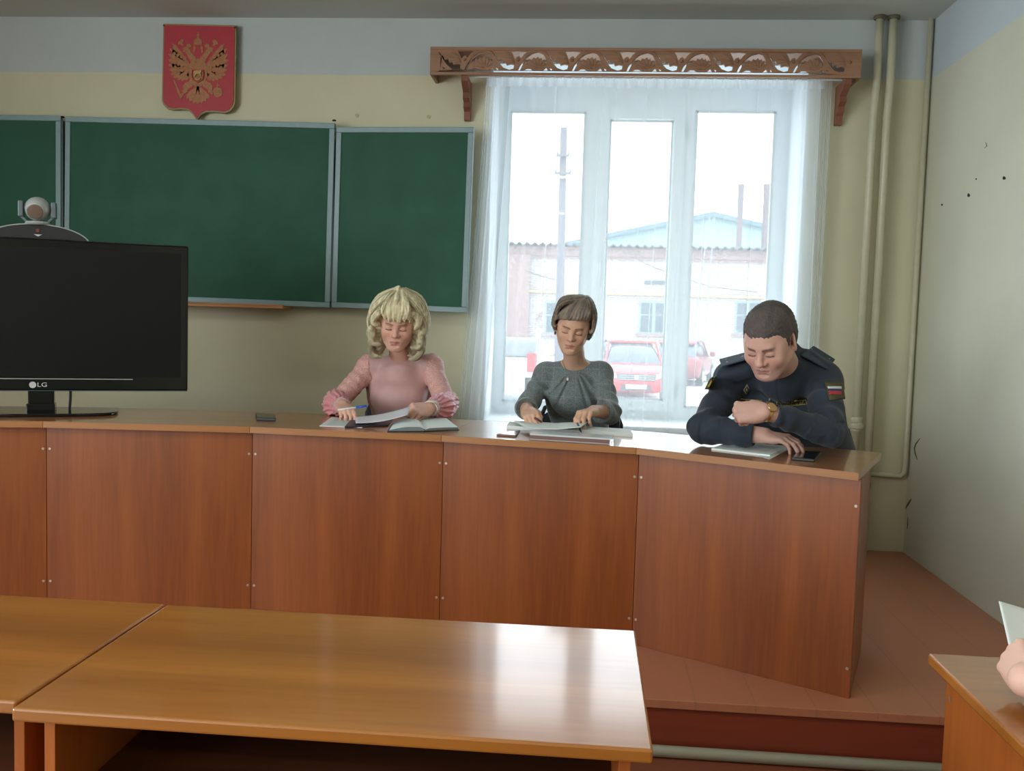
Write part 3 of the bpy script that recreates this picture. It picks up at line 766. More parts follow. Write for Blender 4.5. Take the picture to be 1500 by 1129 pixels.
lo = MB().lathe([(.0305, -.0400), (.0315, -.0440), (.028, -.0452), (.004, -.0452)], (0, 0, 0), 28, axis=1)
lo_ = lo.build('lens_cover', M['lensglass'], cc, smooth=True); lo_.location = bc; lo_.rotation_euler = bo.rotation_euler.copy()

# ------------------------------------------------------------ papers and small things on the desk
def sheet(name, label, corners, z, cat, th=.0016, m=None, curl=0.0, group=None, lines=True):
    """corners: 4 photo-measured points on the desk plane (far-left, far-right, near-right, near-left)"""
    P = [np.array(c)[:2] for c in corners]; c0 = sum(P) / 4
    t = thing(name, label, cat, (c0[0], c0[1], z), 0, group)
    def fn(u, v):
        p = (P[0] * (1 - u) + P[1] * u) * (1 - v) + (P[3] * (1 - u) + P[2] * u) * v - c0
        return (p[0], p[1], th + curl * (abs(u - .5) * 2) ** 3)
    vs, fs = quadgrid(12, 8, fn); n = len(vs)
    b = MB().add(vs, fs); bot = [(x, y, zz - th) for x, y, zz in vs]; b.add(bot, [f[::-1] for f in fs])
    nu, nv = 12, 8
    rim = [i for i in range(nu + 1)] + [(j + 1) * (nu + 1) - 1 for j in range(1, nv + 1)] + [nv * (nu + 1) + i for i in range(nu - 1, -1, -1)] + [j * (nu + 1) for j in range(nv - 1, 0, -1)]
    b.f += [(rim[k], rim[(k + 1) % len(rim)], rim[(k + 1) % len(rim)] + n, rim[k] + n) for k in range(len(rim))]; b.m += [0] * len(rim)
    b.build('paper_stack' if th > .002 else 'paper_leaf', m or M['paper'], t)
    if lines:
        lb = MB()
        for k in range(9):
            v = .14 + k * .085; u0, u1 = .12, .88 if k % 4 else .6
            q = [np.array(fn(u0, v)), np.array(fn(u1, v)), np.array(fn(u1, v + .018)), np.array(fn(u0, v + .018))]
            lb.add([x + np.array([0, 0, .0004]) for x in q], [(0, 1, 2, 3)])
        lb.build('printed_lines', mat('faint_print', (168, 178, 182), .8), t)
    return t
def zt(px, py, z=ZT): return atz(px, py, z)
# woman in pink: loose sheet at left, raised sheet, open notebook
sheet('paper_sheet', 'white printed sheet lying under the writing hand of the woman in pink', [zt(486, 611), zt(545, 618), zt(530, 626.5), zt(468, 624)], ZT, 'paper')
sheet('document_folder', 'thin dark folder under the sheet lifted by the woman in pink', [zt(514, 616), zt(576, 615), zt(568, 624.5), zt(505, 627)], ZT + .0018, 'folder', th=.005, m=mat('navy_folder', (40, 46, 66), .4), lines=False)
P0, P1, P2, P3 = at(520, 610.5, 3.97), at(601, 599, 3.93), at(597, 612, 3.80), at(521, 622.5, 3.78)
for P in (P0, P3): P[2] = max(P[2], ZT + .013)
c0 = (P0 + P1 + P2 + P3) / 4
t = thing('paper_sheet', 'white sheet with its right side lifted between the hands of the woman in pink', 'paper', tuple(c0))
def fn(u, v):
    p = (P0 * (1 - u) + P1 * u) * (1 - v) + (P3 * (1 - u) + P2 * u) * v
    p = p - c0; p[2] += .012 * u * u - .006 * math.sin(u * PI); return tuple(p)
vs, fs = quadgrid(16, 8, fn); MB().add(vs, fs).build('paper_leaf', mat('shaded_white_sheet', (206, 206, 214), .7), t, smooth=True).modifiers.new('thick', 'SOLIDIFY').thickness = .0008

nb = thing('open_notebook', 'open diary with white pages and dark cover before the woman in pink', 'notebook', tuple(zt(620, 622)))
o0 = np.array(zt(620, 622))
spine_n, spine_f = zt(622, 632.5) - o0, zt(612, 616) - o0
L0n, L0f = zt(570, 632.5) - o0, zt(577, 621) - o0
R0n, R0f = zt(671, 630) - o0, zt(652, 614.5) - o0
def leafblock(an, af, bn, bf, hmid, hend, m, nm, sag=.0):
    nu = 14; top = []
    def f2(u, v):
        p = (an * (1 - v) + af * v) * (1 - u) + (bn * (1 - v) + bf * v) * u
        h = hend + (hmid - hend) * math.sin(min(1, (1 - u) * 1.6) * PI / 2) if u < 1 else hend
        if u < .12: h = h * (.55 + u / .12 * .45)
        return (p[0], p[1], h)
    vs, fs = quadgrid(nu, 4, f2); n = len(vs); b = MB().add(vs, fs, m); b.add([(x, y, .004) for x, y, z in vs], [f[::-1] for f in fs], m)
    side_m = mat('page_edges', (120, 128, 130), .8)
    rim = [i for i in range(nu + 1)] + [(j + 1) * (nu + 1) - 1 for j in range(1, 5)] + [4 * (nu + 1) + i for i in range(nu - 1, -1, -1)] + [j * (nu + 1) for j in range(3, 0, -1)]
    k = b.mi(side_m); b.f += [(rim[q], rim[(q + 1) % len(rim)], rim[(q + 1) % len(rim)] + n, rim[q] + n) for q in range(len(rim))]; b.m += [k] * len(rim)
    b.build(nm, None, nb)
leafblock(spine_n, spine_f, L0n, L0f, .020, .007, M['paper'], 'left_pages')
leafblock(spine_n, spine_f, R0n, R0f, .014, .012, M['paper'], 'right_pages')
cv = MB().hexa([(*(L0n * 1.05)[:2], 0), (*(R0n * 1.03)[:2], 0), (*(R0f * 1.03)[:2], 0), (*(L0f * 1.05)[:2], 0)], [(*(L0n * 1.05)[:2], .004), (*(R0n * 1.03)[:2], .004), (*(R0f * 1.03)[:2], .004), (*(L0f * 1.05)[:2], .004)])
cv.build('notebook_cover', mat('dark_floral_cover', (44, 64, 62), .5, noise=.6, nscale=60), nb)
MB().tube([spine_n + [0, 0, .012], spine_n + [0, -.004, -.0]], .0016, 6).build('ribbon', M['black_matte'], nb)

def phone(label, far_l, far_r, near_r, near_l, th=.009, m=None, name='mobile_phone'):
    P = [np.array(p)[:2] for p in (near_l, near_r, far_r, far_l)]; c0 = sum(P) / 4
    t = thing(name, label, 'phone', (c0[0], c0[1], ZT))
    q = [p - c0 for p in P]
    MB().hexa([(*p, .0003) for p in q], [(*p, th) for p in q]).build('phone_body', m or M['black_matte'], t, bevel=.0025)
    MB().hexa([(*(p * .93), th - .0002) for p in q], [(*(p * .93), th + .0004) for p in q]).build('phone_screen', M['black_gloss'], t)
    return t
phone('dark phone lying alone on the desk between the television and the woman in pink', zt(374, 609), zt(402, 610), zt(404, 617), zt(376, 616), .013)
phone('black phone at the right end of the desk, before the man in uniform', zt(1168, 663.5), zt(1203, 665), zt(1193, 677), zt(1160, 674), .010)

# woman in grey: papers, folder, brown notebook
phone('slim brown-edged phone at the front left of the papers of the woman in grey', zt(739, 635.5), zt(762, 632.5), zt(756, 640.5), zt(727, 638.5), .008, mat('brown_case', (120, 84, 72), .4))
sheet('paper_pile', 'wide stack of white papers under the folder of the woman in grey', [zt(746, 622), zt(922, 633), zt(927, 640), zt(742, 628)], ZT, 'paper', th=.014, m=None, lines=False)
fo = sheet('document_folder', 'thick light grey plastic folder at the desk front before the woman in grey', [zt(778, 634, ZT + .014), zt(899, 640, ZT + .014), zt(893, 650.5), zt(776, 643)], ZT, 'folder', th=.022, m=mat('pale_folder', (196, 208, 212), .25, coat=.4), lines=False)
pf = [c.v for c in [MB()]]
def spine_strip():
    a, b = np.array(zt(776, 643)), np.array(zt(893, 650.5)); c0 = np.array(fo.location)
    MB().hexa([a - c0 + [0, -.002, .002], b - c0 + [0, -.002, .002], b - c0 + [0, .002, .002], a - c0 + [0, .002, .002]],
              [a - c0 + [0, -.002, .016], b - c0 + [0, -.002, .016], b - c0 + [0, .002, .016], a - c0 + [0, .002, .016]]).build('folder_page_edges', mat('brown_page_edges', (120, 92, 86), .7), fo)
spine_strip()
P0, P1, P2, P3 = at(752, 621, 3.98), at(862, 622.5, 3.95), at(850, 634, 3.72), at(772, 634, 3.72)
for P in (P0, P1, P2, P3): P[2] = max(P[2], ZT + .026)
c0 = (P0 + P1 + P2 + P3) / 4
t = thing('paper_sheet', 'pale sheet under both hands of the woman in grey, its right corner turned up', 'paper', tuple(c0))
def fn(u, v):
    p = (P0 * (1 - u) + P1 * u) * (1 - v) + (P3 * (1 - u) + P2 * u) * v - c0
    p[2] += .012 * max(0, u - .55) / .45; return tuple(p)
vs, fs = quadgrid(16, 8, fn); MB().add(vs, fs).build('paper_leaf', M['paper'], t, smooth=True).modifiers.new('thick', 'SOLIDIFY').thickness = .0008
# officer papers
sheet('paper_pile', 'small stack of printed white papers in front of the man in uniform', [zt(1069, 649), zt(1157, 655), zt(1128, 668.5), zt(1042, 658.5)], ZT, 'paper', th=.006)
sheet('paper_sheet', 'white sheet corner sticking out below the papers of the man in uniform', [zt(1090, 655), zt(1155, 658), zt(1127, 673), zt(1112, 668)], ZT - .0002, 'paper', th=.0006, lines=False)

# ------------------------------------------------------------ chairs behind the desk
def chair(label, x, y, rz, cloth):
    t = thing('office_chair', label, 'chair', (x, y, ZD), rz, 'chairs behind the presidium desk')
    def rr(w_, d_, h0, h1, r=.05, cy=0):
        pts = []
        for cx_, cy_, a0 in ((w_ - r, d_ - r, 0), (-w_ + r, d_ - r, PI / 2), (-w_ + r, -d_ + r, PI), (w_ - r, -d_ + r, 1.5 * PI)):
            pts += [(cx_ + r * math.cos(a0 + k * PI / 8), cy_ + r * math.sin(a0 + k * PI / 8) + cy) for k in range(5)]
        return pts
    p = rr(.22, .21, 0, 0)
    MB().hexa([(a, b, .405) for a, b in p], [(a, b, .455) for a, b in p]).build('seat', cloth, t, bevel=.015)
    vs, fs = quadgrid(12, 6, lambda u, v: ((u - .5) * .40, .215 + .03 * (1 - (2 * u - 1) ** 2) + .02 * v, .54 + .24 * v - .05 * v * abs(2 * u - 1) ** 3))
    o = MB().add(vs, fs).build('backrest', cloth, t, smooth=True); md = o.modifiers.new('thick', 'SOLIDIFY'); md.thickness = .035
    for s_ in (-1, 1):
        MB().tube([(s_ * .21, -.19, 0), (s_ * .205, -.17, .40)], .011, 10).build('leg', M['black_matte'], t, smooth=True)
        MB().tube([(s_ * .21, .26, 0), (s_ * .205, .20, .40), (s_ * .21, .23, .60), (s_ * .205, .25, .70), (s_ * .175, .265, .775), (s_ * .10, .275, .80), (0, .278, .805)], .011, 10).build('leg', M['black_matte'], t, smooth=True)
    for yy in (-.17, .20): MB().tube([(-.205, yy, .40), (.205, yy, .40)], .010, 8).build('seat_rail', M['black_matte'], t)
    return t
ccl = mat('charcoal_chair_cloth', (40, 42, 48), .8, noise=.1)
chair('dark chair with a curved tube back behind the woman in grey', -.03, 4.42, 0, ccl)
chair('dark chair mostly hidden behind the woman in pink', -.93, 4.62, .05, ccl)
chair('dark chair hidden behind the man in uniform', .84, 3.98, -.5, ccl)
# ------------------------------------------------------------ outside: yard, brick building, pole, cars
ZG = -.55                                        # yard level
snow = mat('trodden_snow', (206, 210, 216), .8, noise=.12, nscale=.6, bump=.3, bscale=2)
g_ = MB().box((-40, YO + .3, ZG - .2), (60, 90, ZG)).build('yard_ground', snow); struct(g_)
YBL = 38.0
bm_, nt, b_ = new_mat('whitewashed_brick')
tc = nt.nodes.new('ShaderNodeTexCoord'); mp = nt.nodes.new('ShaderNodeMapping'); mp.inputs['Rotation'].default_value = (PI / 2, 0, 0)
nt.links.new(tc.outputs['Object'], mp.inputs['Vector'])
br = nt.nodes.new('ShaderNodeTexBrick'); br.inputs['Scale'].default_value = 1.0
br.inputs['Brick Width'].default_value = .26; br.inputs['Row Height'].default_value = .085; br.inputs['Mortar Size'].default_value = .012
br.inputs['Color1'].default_value = lin((190, 187, 185)); br.inputs['Color2'].default_value = lin((174, 167, 165)); br.inputs['Mortar'].default_value = lin((134, 130, 128))
nt.links.new(mp.outputs['Vector'], br.inputs['Vector'])
nz = nt.nodes.new('ShaderNodeTexNoise'); nz.inputs['Scale'].default_value = .8; nz.inputs['Detail'].default_value = 9; nz.inputs['Roughness'].default_value = .75
nt.links.new(tc.outputs['Object'], nz.inputs['Vector'])
rp = nt.nodes.new('ShaderNodeValToRGB'); rp.color_ramp.elements[0].position = .60; rp.color_ramp.elements[1].position = .66
rp.color_ramp.elements[0].color = (0, 0, 0, 1); rp.color_ramp.elements[1].color = (1, 1, 1, 1)
nt.links.new(nz.outputs['Fac'], rp.inputs['Fac'])
mx = nt.nodes.new('ShaderNodeMix'); mx.data_type = 'RGBA'; nt.links.new(rp.outputs['Color'], mx.inputs[0]); nt.links.new(br.outputs['Color'], mx.inputs[6]); mx.inputs[7].default_value = lin((132, 108, 104))
nt.links.new(mx.outputs[2], b_.inputs['Base Color']); b_.inputs['Roughness'].default_value = .9
redbrick = mat('bare_red_brick', (146, 124, 120), .9, noise=.25, nscale=12)
bl = thing('brick_building', 'long whitewashed brick building with wavy roof edge across the yard', 'building', (5, YBL, ZG))
zr = at(950, 361, YBL)[2] - ZG
MB().box((-25, 0, 0), (30, 10, zr - .45)).build('brick_wall', bm_, bl)
MB().box((-25, -.12, zr - .45), (30, 10, zr - .08)).box((-25, -.06, zr - .56), (30, 0, zr - .45)).build('cornice', redbrick, bl)
pc = at(750, 440, YBL); MB().box((pc[0] - 5 - .9, -.22, 0), (pc[0] - 5 + 1.0 - .3, 0, zr - .45)).build('brick_pilaster', redbrick, bl)
rf = []
nu = 700
top = [(-25.3 + 55.6 * i / nu, .06 * math.sin(i * 2 * PI / 3.9)) for i in range(nu + 1)]
r1 = [(x, -.45, zr + z) for x, z in top]; r2 = [(x, 10, zr + .25 + z) for x, z in top]
rb = MB().add(r1 + r2, [(i, i + 1, i + 1 + nu + 1, i + nu + 1) for i in range(nu)])
ro = rb.build('corrugated_roof', mat('asbestos_sheet', (96, 100, 104), .9), bl); md = ro.modifiers.new('thick', 'SOLIDIFY'); md.thickness = .05
ypipe = at(950, 431.5, YBL)[2] - ZG
MB().tube([(-25, -.12, ypipe + .02), (30, -.12, ypipe - .05)], .05, 8).build('gas_pipe', mat('ochre_pipe', (196, 164, 120), .6), bl)
wfm = mat('pale_blue_window_frame', (128, 150, 156), .6); wgl = mat('dull_window_glass', (70, 86, 96), .25)
for (pxa, pxb) in ((799, 824), (937, 978), (1078, 1112)):
    A = at(pxa, 441, YBL); B = at(pxb, 489, YBL)
    xa_, xb2, zh, zl = A[0] - 5, B[0] - 5, at((pxa + pxb) / 2, 441, YBL)[2] - ZG, at((pxa + pxb) / 2, 489, YBL)[2] - ZG
    wo = MB().box((xa_, -.05, zl), (xb2, .1, zh)).build('window', wfm, bl)
    n_ = 2 if pxb - pxa > 30 else 1
    for k in range(n_):
        q0 = xa_ + .07 + k * (xb2 - xa_) / n_; q1 = xa_ + (k + 1) * (xb2 - xa_) / n_ - .07
        for (za2, zb2) in ((zl + .08, zl + (zh - zl) * .55), (zl + (zh - zl) * .6, zh - .08)):
            MB().box((q0, -.07, za2), (q1, -.04, zb2)).build('pane', wgl, wo)
    MB().box((xa_ - .1, -.12, zl - .1), (xb2 + .1, 0, zl)).build('window_sill', redbrick, bl)
A = at(965, 414, YBL); MB().box((A[0] - 5 - .55, -.04, A[2] - ZG - .08), (A[0] - 5 + .5, .1, A[2] - ZG + .08)).build('wall_vent', wgl, bl)
# pale gabled hall farther back, with two chimneys
YH = 62.0
pk = at(1043, 318, YH); l_ = at(800, 366, YH); r_ = at(1190, 350, YH)
hl = thing('gabled_hall', 'pale blue-green hall with a low gable rising behind the brick building', 'building', (pk[0], YH, ZG))
zb3 = 3.0
gpz = [(l_[0] - pk[0], l_[2] - ZG), (0, pk[2] - ZG), (r_[0] - pk[0], r_[2] - ZG), (r_[0] - pk[0], 0), (l_[0] - pk[0], 0)]
MB().prism(gpz, 0, 20).build('gable_wall', mat('pale_green_cladding', (150, 178, 180), .7), hl)
rr_ = MB().hexa([(gpz[0][0] - .5, -.5, gpz[0][1] - .15), (0, -.5, gpz[1][1]), (gpz[2][0] + .5, -.5, gpz[2][1] - .15), (gpz[2][0] + .5, -.5, gpz[2][1] + .12), (0, -.5, gpz[1][1] + .3), (gpz[0][0] - .5, -.5, gpz[0][1] + .12)],
                [(gpz[0][0] - .5, 20.5, gpz[0][1] - .15), (0, 20.5, gpz[1][1]), (gpz[2][0] + .5, 20.5, gpz[2][1] - .15), (gpz[2][0] + .5, 20.5, gpz[2][1] + .12), (0, 20.5, gpz[1][1] + .3), (gpz[0][0] - .5, 20.5, gpz[0][1] + .12)])
rr_.build('gable_roof', mat('grey_blue_roof', (104, 128, 138), .7), hl)
for px, w_, lab in ((1086, 8.5, 'left of the two tall chimneys behind the brick building'), (1124, 9.5, 'right of the two tall chimneys, near the window jamb')):
    A = at(px, 270, 55.0); rad = w_ / F_PX * 55 / 2
    t = thing('chimney', 'slender pinkish brick chimney, ' + lab, 'chimney', (A[0], 55, ZG), 0, 'factory chimneys')
    MB().lathe([(rad * 1.15, 0), (rad, 2), (rad * .95, A[2] - ZG - .3), (rad * 1.05, A[2] - ZG - .3), (rad * 1.05, A[2] - ZG)], (0, 0, 0), 16).build('chimney_stack', mat('pale_chimney_brick', (120, 108, 114), .9), t)
# utility pole
A = at(826, 187, 20.0); B = at(822, 440, 20.0)
up_ = thing('utility_pole', 'grey concrete utility pole with small crossarms standing in the yard', 'pole', (B[0], 20, ZG))
hz = A[2] - ZG; r0 = .075
pcol = mat('grey_pole', (104, 104, 112), .8)
MB().tube([(0, 0, 0), (A[0] - B[0], 0, hz)], [.1, .07], 12).build('pole_shaft', pcol, up_, smooth=True)
for py, wd in ((228, .14), (254, .18)):
    q = at(825, py, 19.9); dx_ = q[0] - B[0]
    MB().box((dx_ - wd, -.18, q[2] - ZG - .02), (dx_ + wd * .9, -.08, q[2] - ZG + .02)).build('crossarm', pcol, up_)
    for s_ in (-1, 1): MB().lathe([(.02, 0), (.028, .03), (.018, .07), (.004, .08)], (dx_ + s_ * wd * .85, -.13, q[2] - ZG + .02), 8).build('insulator', wfm, up_)
# leaning lattice mast seen between the two right lights
A = at(1043, 318, 36.6); B = at(1018, 545, 36.6)
lm = thing('lattice_mast', 'thin leaning lattice mast between the centre and right window lights', 'mast', (B[0], 36.6, ZG))
mb = MB(); hz = A[2] - ZG; dxm = A[0] - B[0]
def lp(s_, f): return np.array([dxm * f + s_ * (.17 * (1 - f) + .09), .0, hz * f])
for s_ in (-1, 1): mb.tube([lp(s_, 0), lp(s_, 1)], .022, 6)
for k in range(16): mb.tube([lp((-1) ** k, k / 16), lp(-(-1) ** k, (k + 1) / 16)], .013, 5)
mb.build('lattice_frame', mat('grey_steel_mast', (140, 146, 152), .7), lm)
# overhead wires
wm = mat('dark_wire', (90, 92, 96), .7)
for lab, P in (('slack cable hanging across the left light of the window', [(782, 362, 37), (775, 380, 34), (769, 396, 30), (785, 402, 30), (822, 412, 30)]),
               ('thin cable sloping down across the centre and right lights', [(912, 366, 30), (945, 386, 31), (975, 398, 32), (1040, 420, 35), (1110, 428, 37)])):
    pts = [at(*p) for p in P]; o = pts[0]
    t = thing('overhead_wire', lab, 'wire', tuple(o)); MB().tube([p - o for p in pts], .016, 5).build('wire_strand', wm, t)

# cars
def car(label, x, y, rz, L_, W_, H_, paint, kind='hatch'):
    t = thing('parked_car' if kind != 'truck' else 'parked_truck', label, 'car' if kind != 'truck' else 'truck', (x, y, ZG), rz)
    def ring(yy, hw, zb, zt, e=.35, n=20):
        r = []
        for k in range(n):
            a = 2 * PI * (k + .5) / n
            cx_, sz_ = math.cos(a), math.sin(a)
            r.append((hw * math.copysign(abs(cx_) ** e, cx_), yy, (zb + zt) / 2 + (zt - zb) / 2 * math.copysign(abs(sz_) ** e, sz_)))
        return r
    hw = W_ / 2; zb = .22
    st = [(0, hw * .80, zb + .1, .52), (.06, hw * .92, zb, .62), (.25, hw * .98, zb, .74), (.9, hw, zb, .90), (1.15, hw, zb, .95), (L_ - 1.0, hw, zb, .98), (L_ - .3, hw * .98, zb, .98), (L_, hw * .86, zb + .15, .86)]
    body = MB().rings([ring(*s_) for s_ in st]); body.build('car_body', paint, t, smooth=True)
    cs = [(1.0, hw * .88, .86, .93), (1.85, hw * .76, .86, H_ - .05), (2.4, hw * .75, .86, H_), (L_ - .8, hw * .74, .86, H_ - .03), (L_ - .25, hw * .80, .86, 1.0)]
    gls = mat('car_glass', (90, 104, 116), .1, coat=.5)
    MB().rings([ring(*s_, .5) for s_ in cs]).build('cabin_glass', gls, t, smooth=True)
    rs = [(1.78, hw * .70, H_ - .07, H_ - .03), (2.1, hw * .73, H_ - .07, H_ + .02), (L_ - .8, hw * .72, H_ - .08, H_ + .0), (L_ - .6, hw * .7, H_ - .12, H_ - .05)]
    MB().rings([ring(*s_, .5) for s_ in rs]).build('roof', paint, t, smooth=True)
    for s_ in (-1, 1):
        MB().tube([(s_ * hw * .86, 1.05, .92), (s_ * hw * .74, 1.82, H_ - .04)], .035, 8).build('pillar', paint, t)
        MB().tube([(s_ * hw * .66, 2.0, H_ + .0), (s_ * hw * .66, 2.15, H_ + .06), (s_ * hw * .66, L_ - 1.0, H_ + .05)], .018, 8).build('roof_rail', M['silver'], t)
        MB().lathe([(.04, 0), (.09, .03), (.10, .09), (.06, .12)], (s_ * (hw + .08), 1.35, 1.0), 12, axis=1).build('side_mirror', paint, t)
        MB().hexa([(s_ * hw * .56, -.0, .56), (s_ * hw * .88, .10, .58), (s_ * hw * .90, .16, .72), (s_ * hw * .60, .05, .68)][::s_], [(s_ * hw * .56, .3, .56), (s_ * hw * .88, .3, .58), (s_ * hw * .90, .3, .72), (s_ * hw * .60, .3, .68)][::s_]).build('headlight', M['silver'], t)
        for yy in (.75, L_ - .75):
            w2 = MB().lathe([(.05, -.08), (.20, -.09), (.29, -.09), (.31, -.06), (.31, .06), (.29, .09), (.2, .09), (.05, .08)], (s_ * (hw - .07), yy, .31), 24, axis=0)
            wo = w2.build('wheel', M['black_matte'], t, smooth=True)
            MB().lathe([(.02, s_ * .095), (.19, s_ * .092), (.2, s_ * .085)], (s_ * (hw - .07), yy, .31), 16, axis=0).build('hub_cap', M['silver'], wo)
    gr = MB()
    gr.box((-hw * .55, -.03, .52), (hw * .55, .1, .68)); gr.build('grille', mat('dark_grille', (70, 74, 80), .4), t)
    for k in range(3): MB().box((-hw * .54, -.045, .54 + k * .05), (hw * .54, -.02, .555 + k * .05)).build('grille_bar', M['silver'], t)
    MB().lathe([(.05, -.06), (.06, -.045), (.04, -.03)], (0, 0, .60), 14, axis=1).build('front_badge', M['silver'], t)
    MB().box((-hw * .45, -.03, .26), (hw * .45, .1, .40)).build('lower_intake', mat('dark_grille2', (70, 74, 80), .4), t)
    MB().box((-.26, -.055, .31), (.26, -.04, .42)).build('number_plate', M['paper'], t)
    for s_ in (-.35, .3): MB().tube([(s_ - .12, 1.02, .94), (s_ + .30, 1.25, 1.06)], .012, 6).build('wiper', M['black_matte'], t)
    return t
redp = mat('red_car_paint', (196, 30, 44), .25, coat=.5); dred = mat('dark_red_paint', (140, 56, 60), .3, coat=.5); wht = mat('white_car_paint', (206, 208, 212), .3, coat=.4)
q = at(931, 583, 24.0); car('bright red hatchback parked facing the window, framed by the centre light', q[0], 24.0, .03, 4.0, 1.72, 1.5, redp)
q = at(1003, 545, 34.5); car('dark red car half hidden by the frame beside the man in uniform', q[0] + .2, 34.5, 2.9, 4.1, 1.7, 1.45, dred)
q = at(800, 560, 29.0); car('white car parked behind the truck at the left of the window', q[0] + .3, 27.5, -.5, 4.1, 1.7, 1.5, wht)
q = at(752, 575, 22.0)
tk = thing('parked_truck', 'small grey tilt truck with a red stripe at the lower left of the window', 'truck', (q[0] - .5, 22, ZG), .05)
zc2 = at(752, 497, 22)[2] - ZG; zc3 = at(752, 523, 22)[2] - ZG
MB().box((-1.0, 0, zc3), (1.0, 3.2, zc2)).build('cargo_cover', mat('grey_tarpaulin', (132, 138, 142), .8), tk, bevel=.08)
MB().box((-1.0, -.05, .62), (1.0, 3.2, zc3)).build('cargo_bed', wht, tk, bevel=.03)
MB().box((.80, -.07, .75), (1.02, -.02, zc3 + .1)).build('tail_lamp', redp, tk)
MB().box((-.6, -.08, .35), (.6, .0, .5)).build('rear_bumper', M['silver'], tk)
for s_ in (-1, 1): MB().lathe([(.05, -.1), (.3, -.1), (.34, -.07), (.34, .07), (.3, .1), (.05, .1)], (s_ * .85, .7, .34), 20, axis=0).build('wheel', M['black_matte'], tk, smooth=True)
# ------------------------------------------------------------ implicit-surface modelling (smooth bodies)
def V3(*a): return np.array(a, float)
class Sdf:
    def __init__(s): s.p = []
    def cone(s, a, b, ra, rb, k=.02, op='u', flat=None):
        a = np.array(a, float); b = np.array(b, float)
        s.p.append(('c', a, b, ra, rb, k, op, (a + b) / 2, np.linalg.norm(b - a) / 2 + max(ra, rb))); return s
    def ell(s, c, r, R=None, k=.02, op='u'):
        c = np.array(c, float); r = np.array(r, float)
        s.p.append(('e', c, r, None if R is None else np.array(R, float), k, op, c, float(max(r)))); return s
    def chain(s, pts, rs, k=.015, op='u'):
        for i in range(len(pts) - 1): s.cone(pts[i], pts[i + 1], rs[i], rs[i + 1], k, op)
        return s
    def plane(s, c, n, k=.01):
        """cut away everything on the +n side of c"""
        n = np.array(n, float); n /= np.linalg.norm(n); s.p.append(('p', np.array(c, float), n, k, 'i')); return s
    def ext(s, o): s.p += o.p; return s
    def __call__(s, P):
        D = np.full(len(P), .09)
        for q in s.p:
            if q[0] == 'p':
                d = (P - q[1]) @ q[2]; k = q[3]; a = D
                h = np.maximum(k - np.abs(a - d), 0) / k; D = np.maximum(a, d) + h * h * k * .25; continue
            c, R_ = q[-2], q[-1]; k = q[-4] if q[0] == 'c' else q[4]; op = q[-3]
            v = P - c; idx = np.nonzero((v * v).sum(1) < (R_ + .09) ** 2)[0]
            if len(idx) == 0: continue
            X = P[idx]
            if q[0] == 'c':
                a, b, ra, rb = q[1:5]; ab = b - a; L2 = ab @ ab + 1e-12
                t = np.clip((X - a) @ ab / L2, 0, 1); d = np.linalg.norm(X - a - t[:, None] * ab, axis=1) - (ra + t * (rb - ra))
            else:
                X = X - q[1]
                if q[3] is not None: X = X @ q[3]
                k0 = np.linalg.norm(X / q[2], axis=1); k1 = np.linalg.norm(X / q[2] ** 2, axis=1) + 1e-9
                d = k0 * (k0 - 1) / k1
                d = np.where(k0 < .05, -q[2].min(), d)
            a = D[idx]
            if op == 'i':
                D = np.maximum(D, .02); h = np.maximum(k - np.abs(a - d), 0) / k; D[idx] = np.maximum(a, d) + h * h * k * .25
            elif op == 'u':
                h = np.maximum(k - np.abs(a - d), 0) / k; D[idx] = np.minimum(a, d) - h * h * k * .25
            else:
                d = -d; h = np.maximum(k - np.abs(a - d), 0) / k; D[idx] = np.maximum(a, d) + h * h * k * .25
        return D

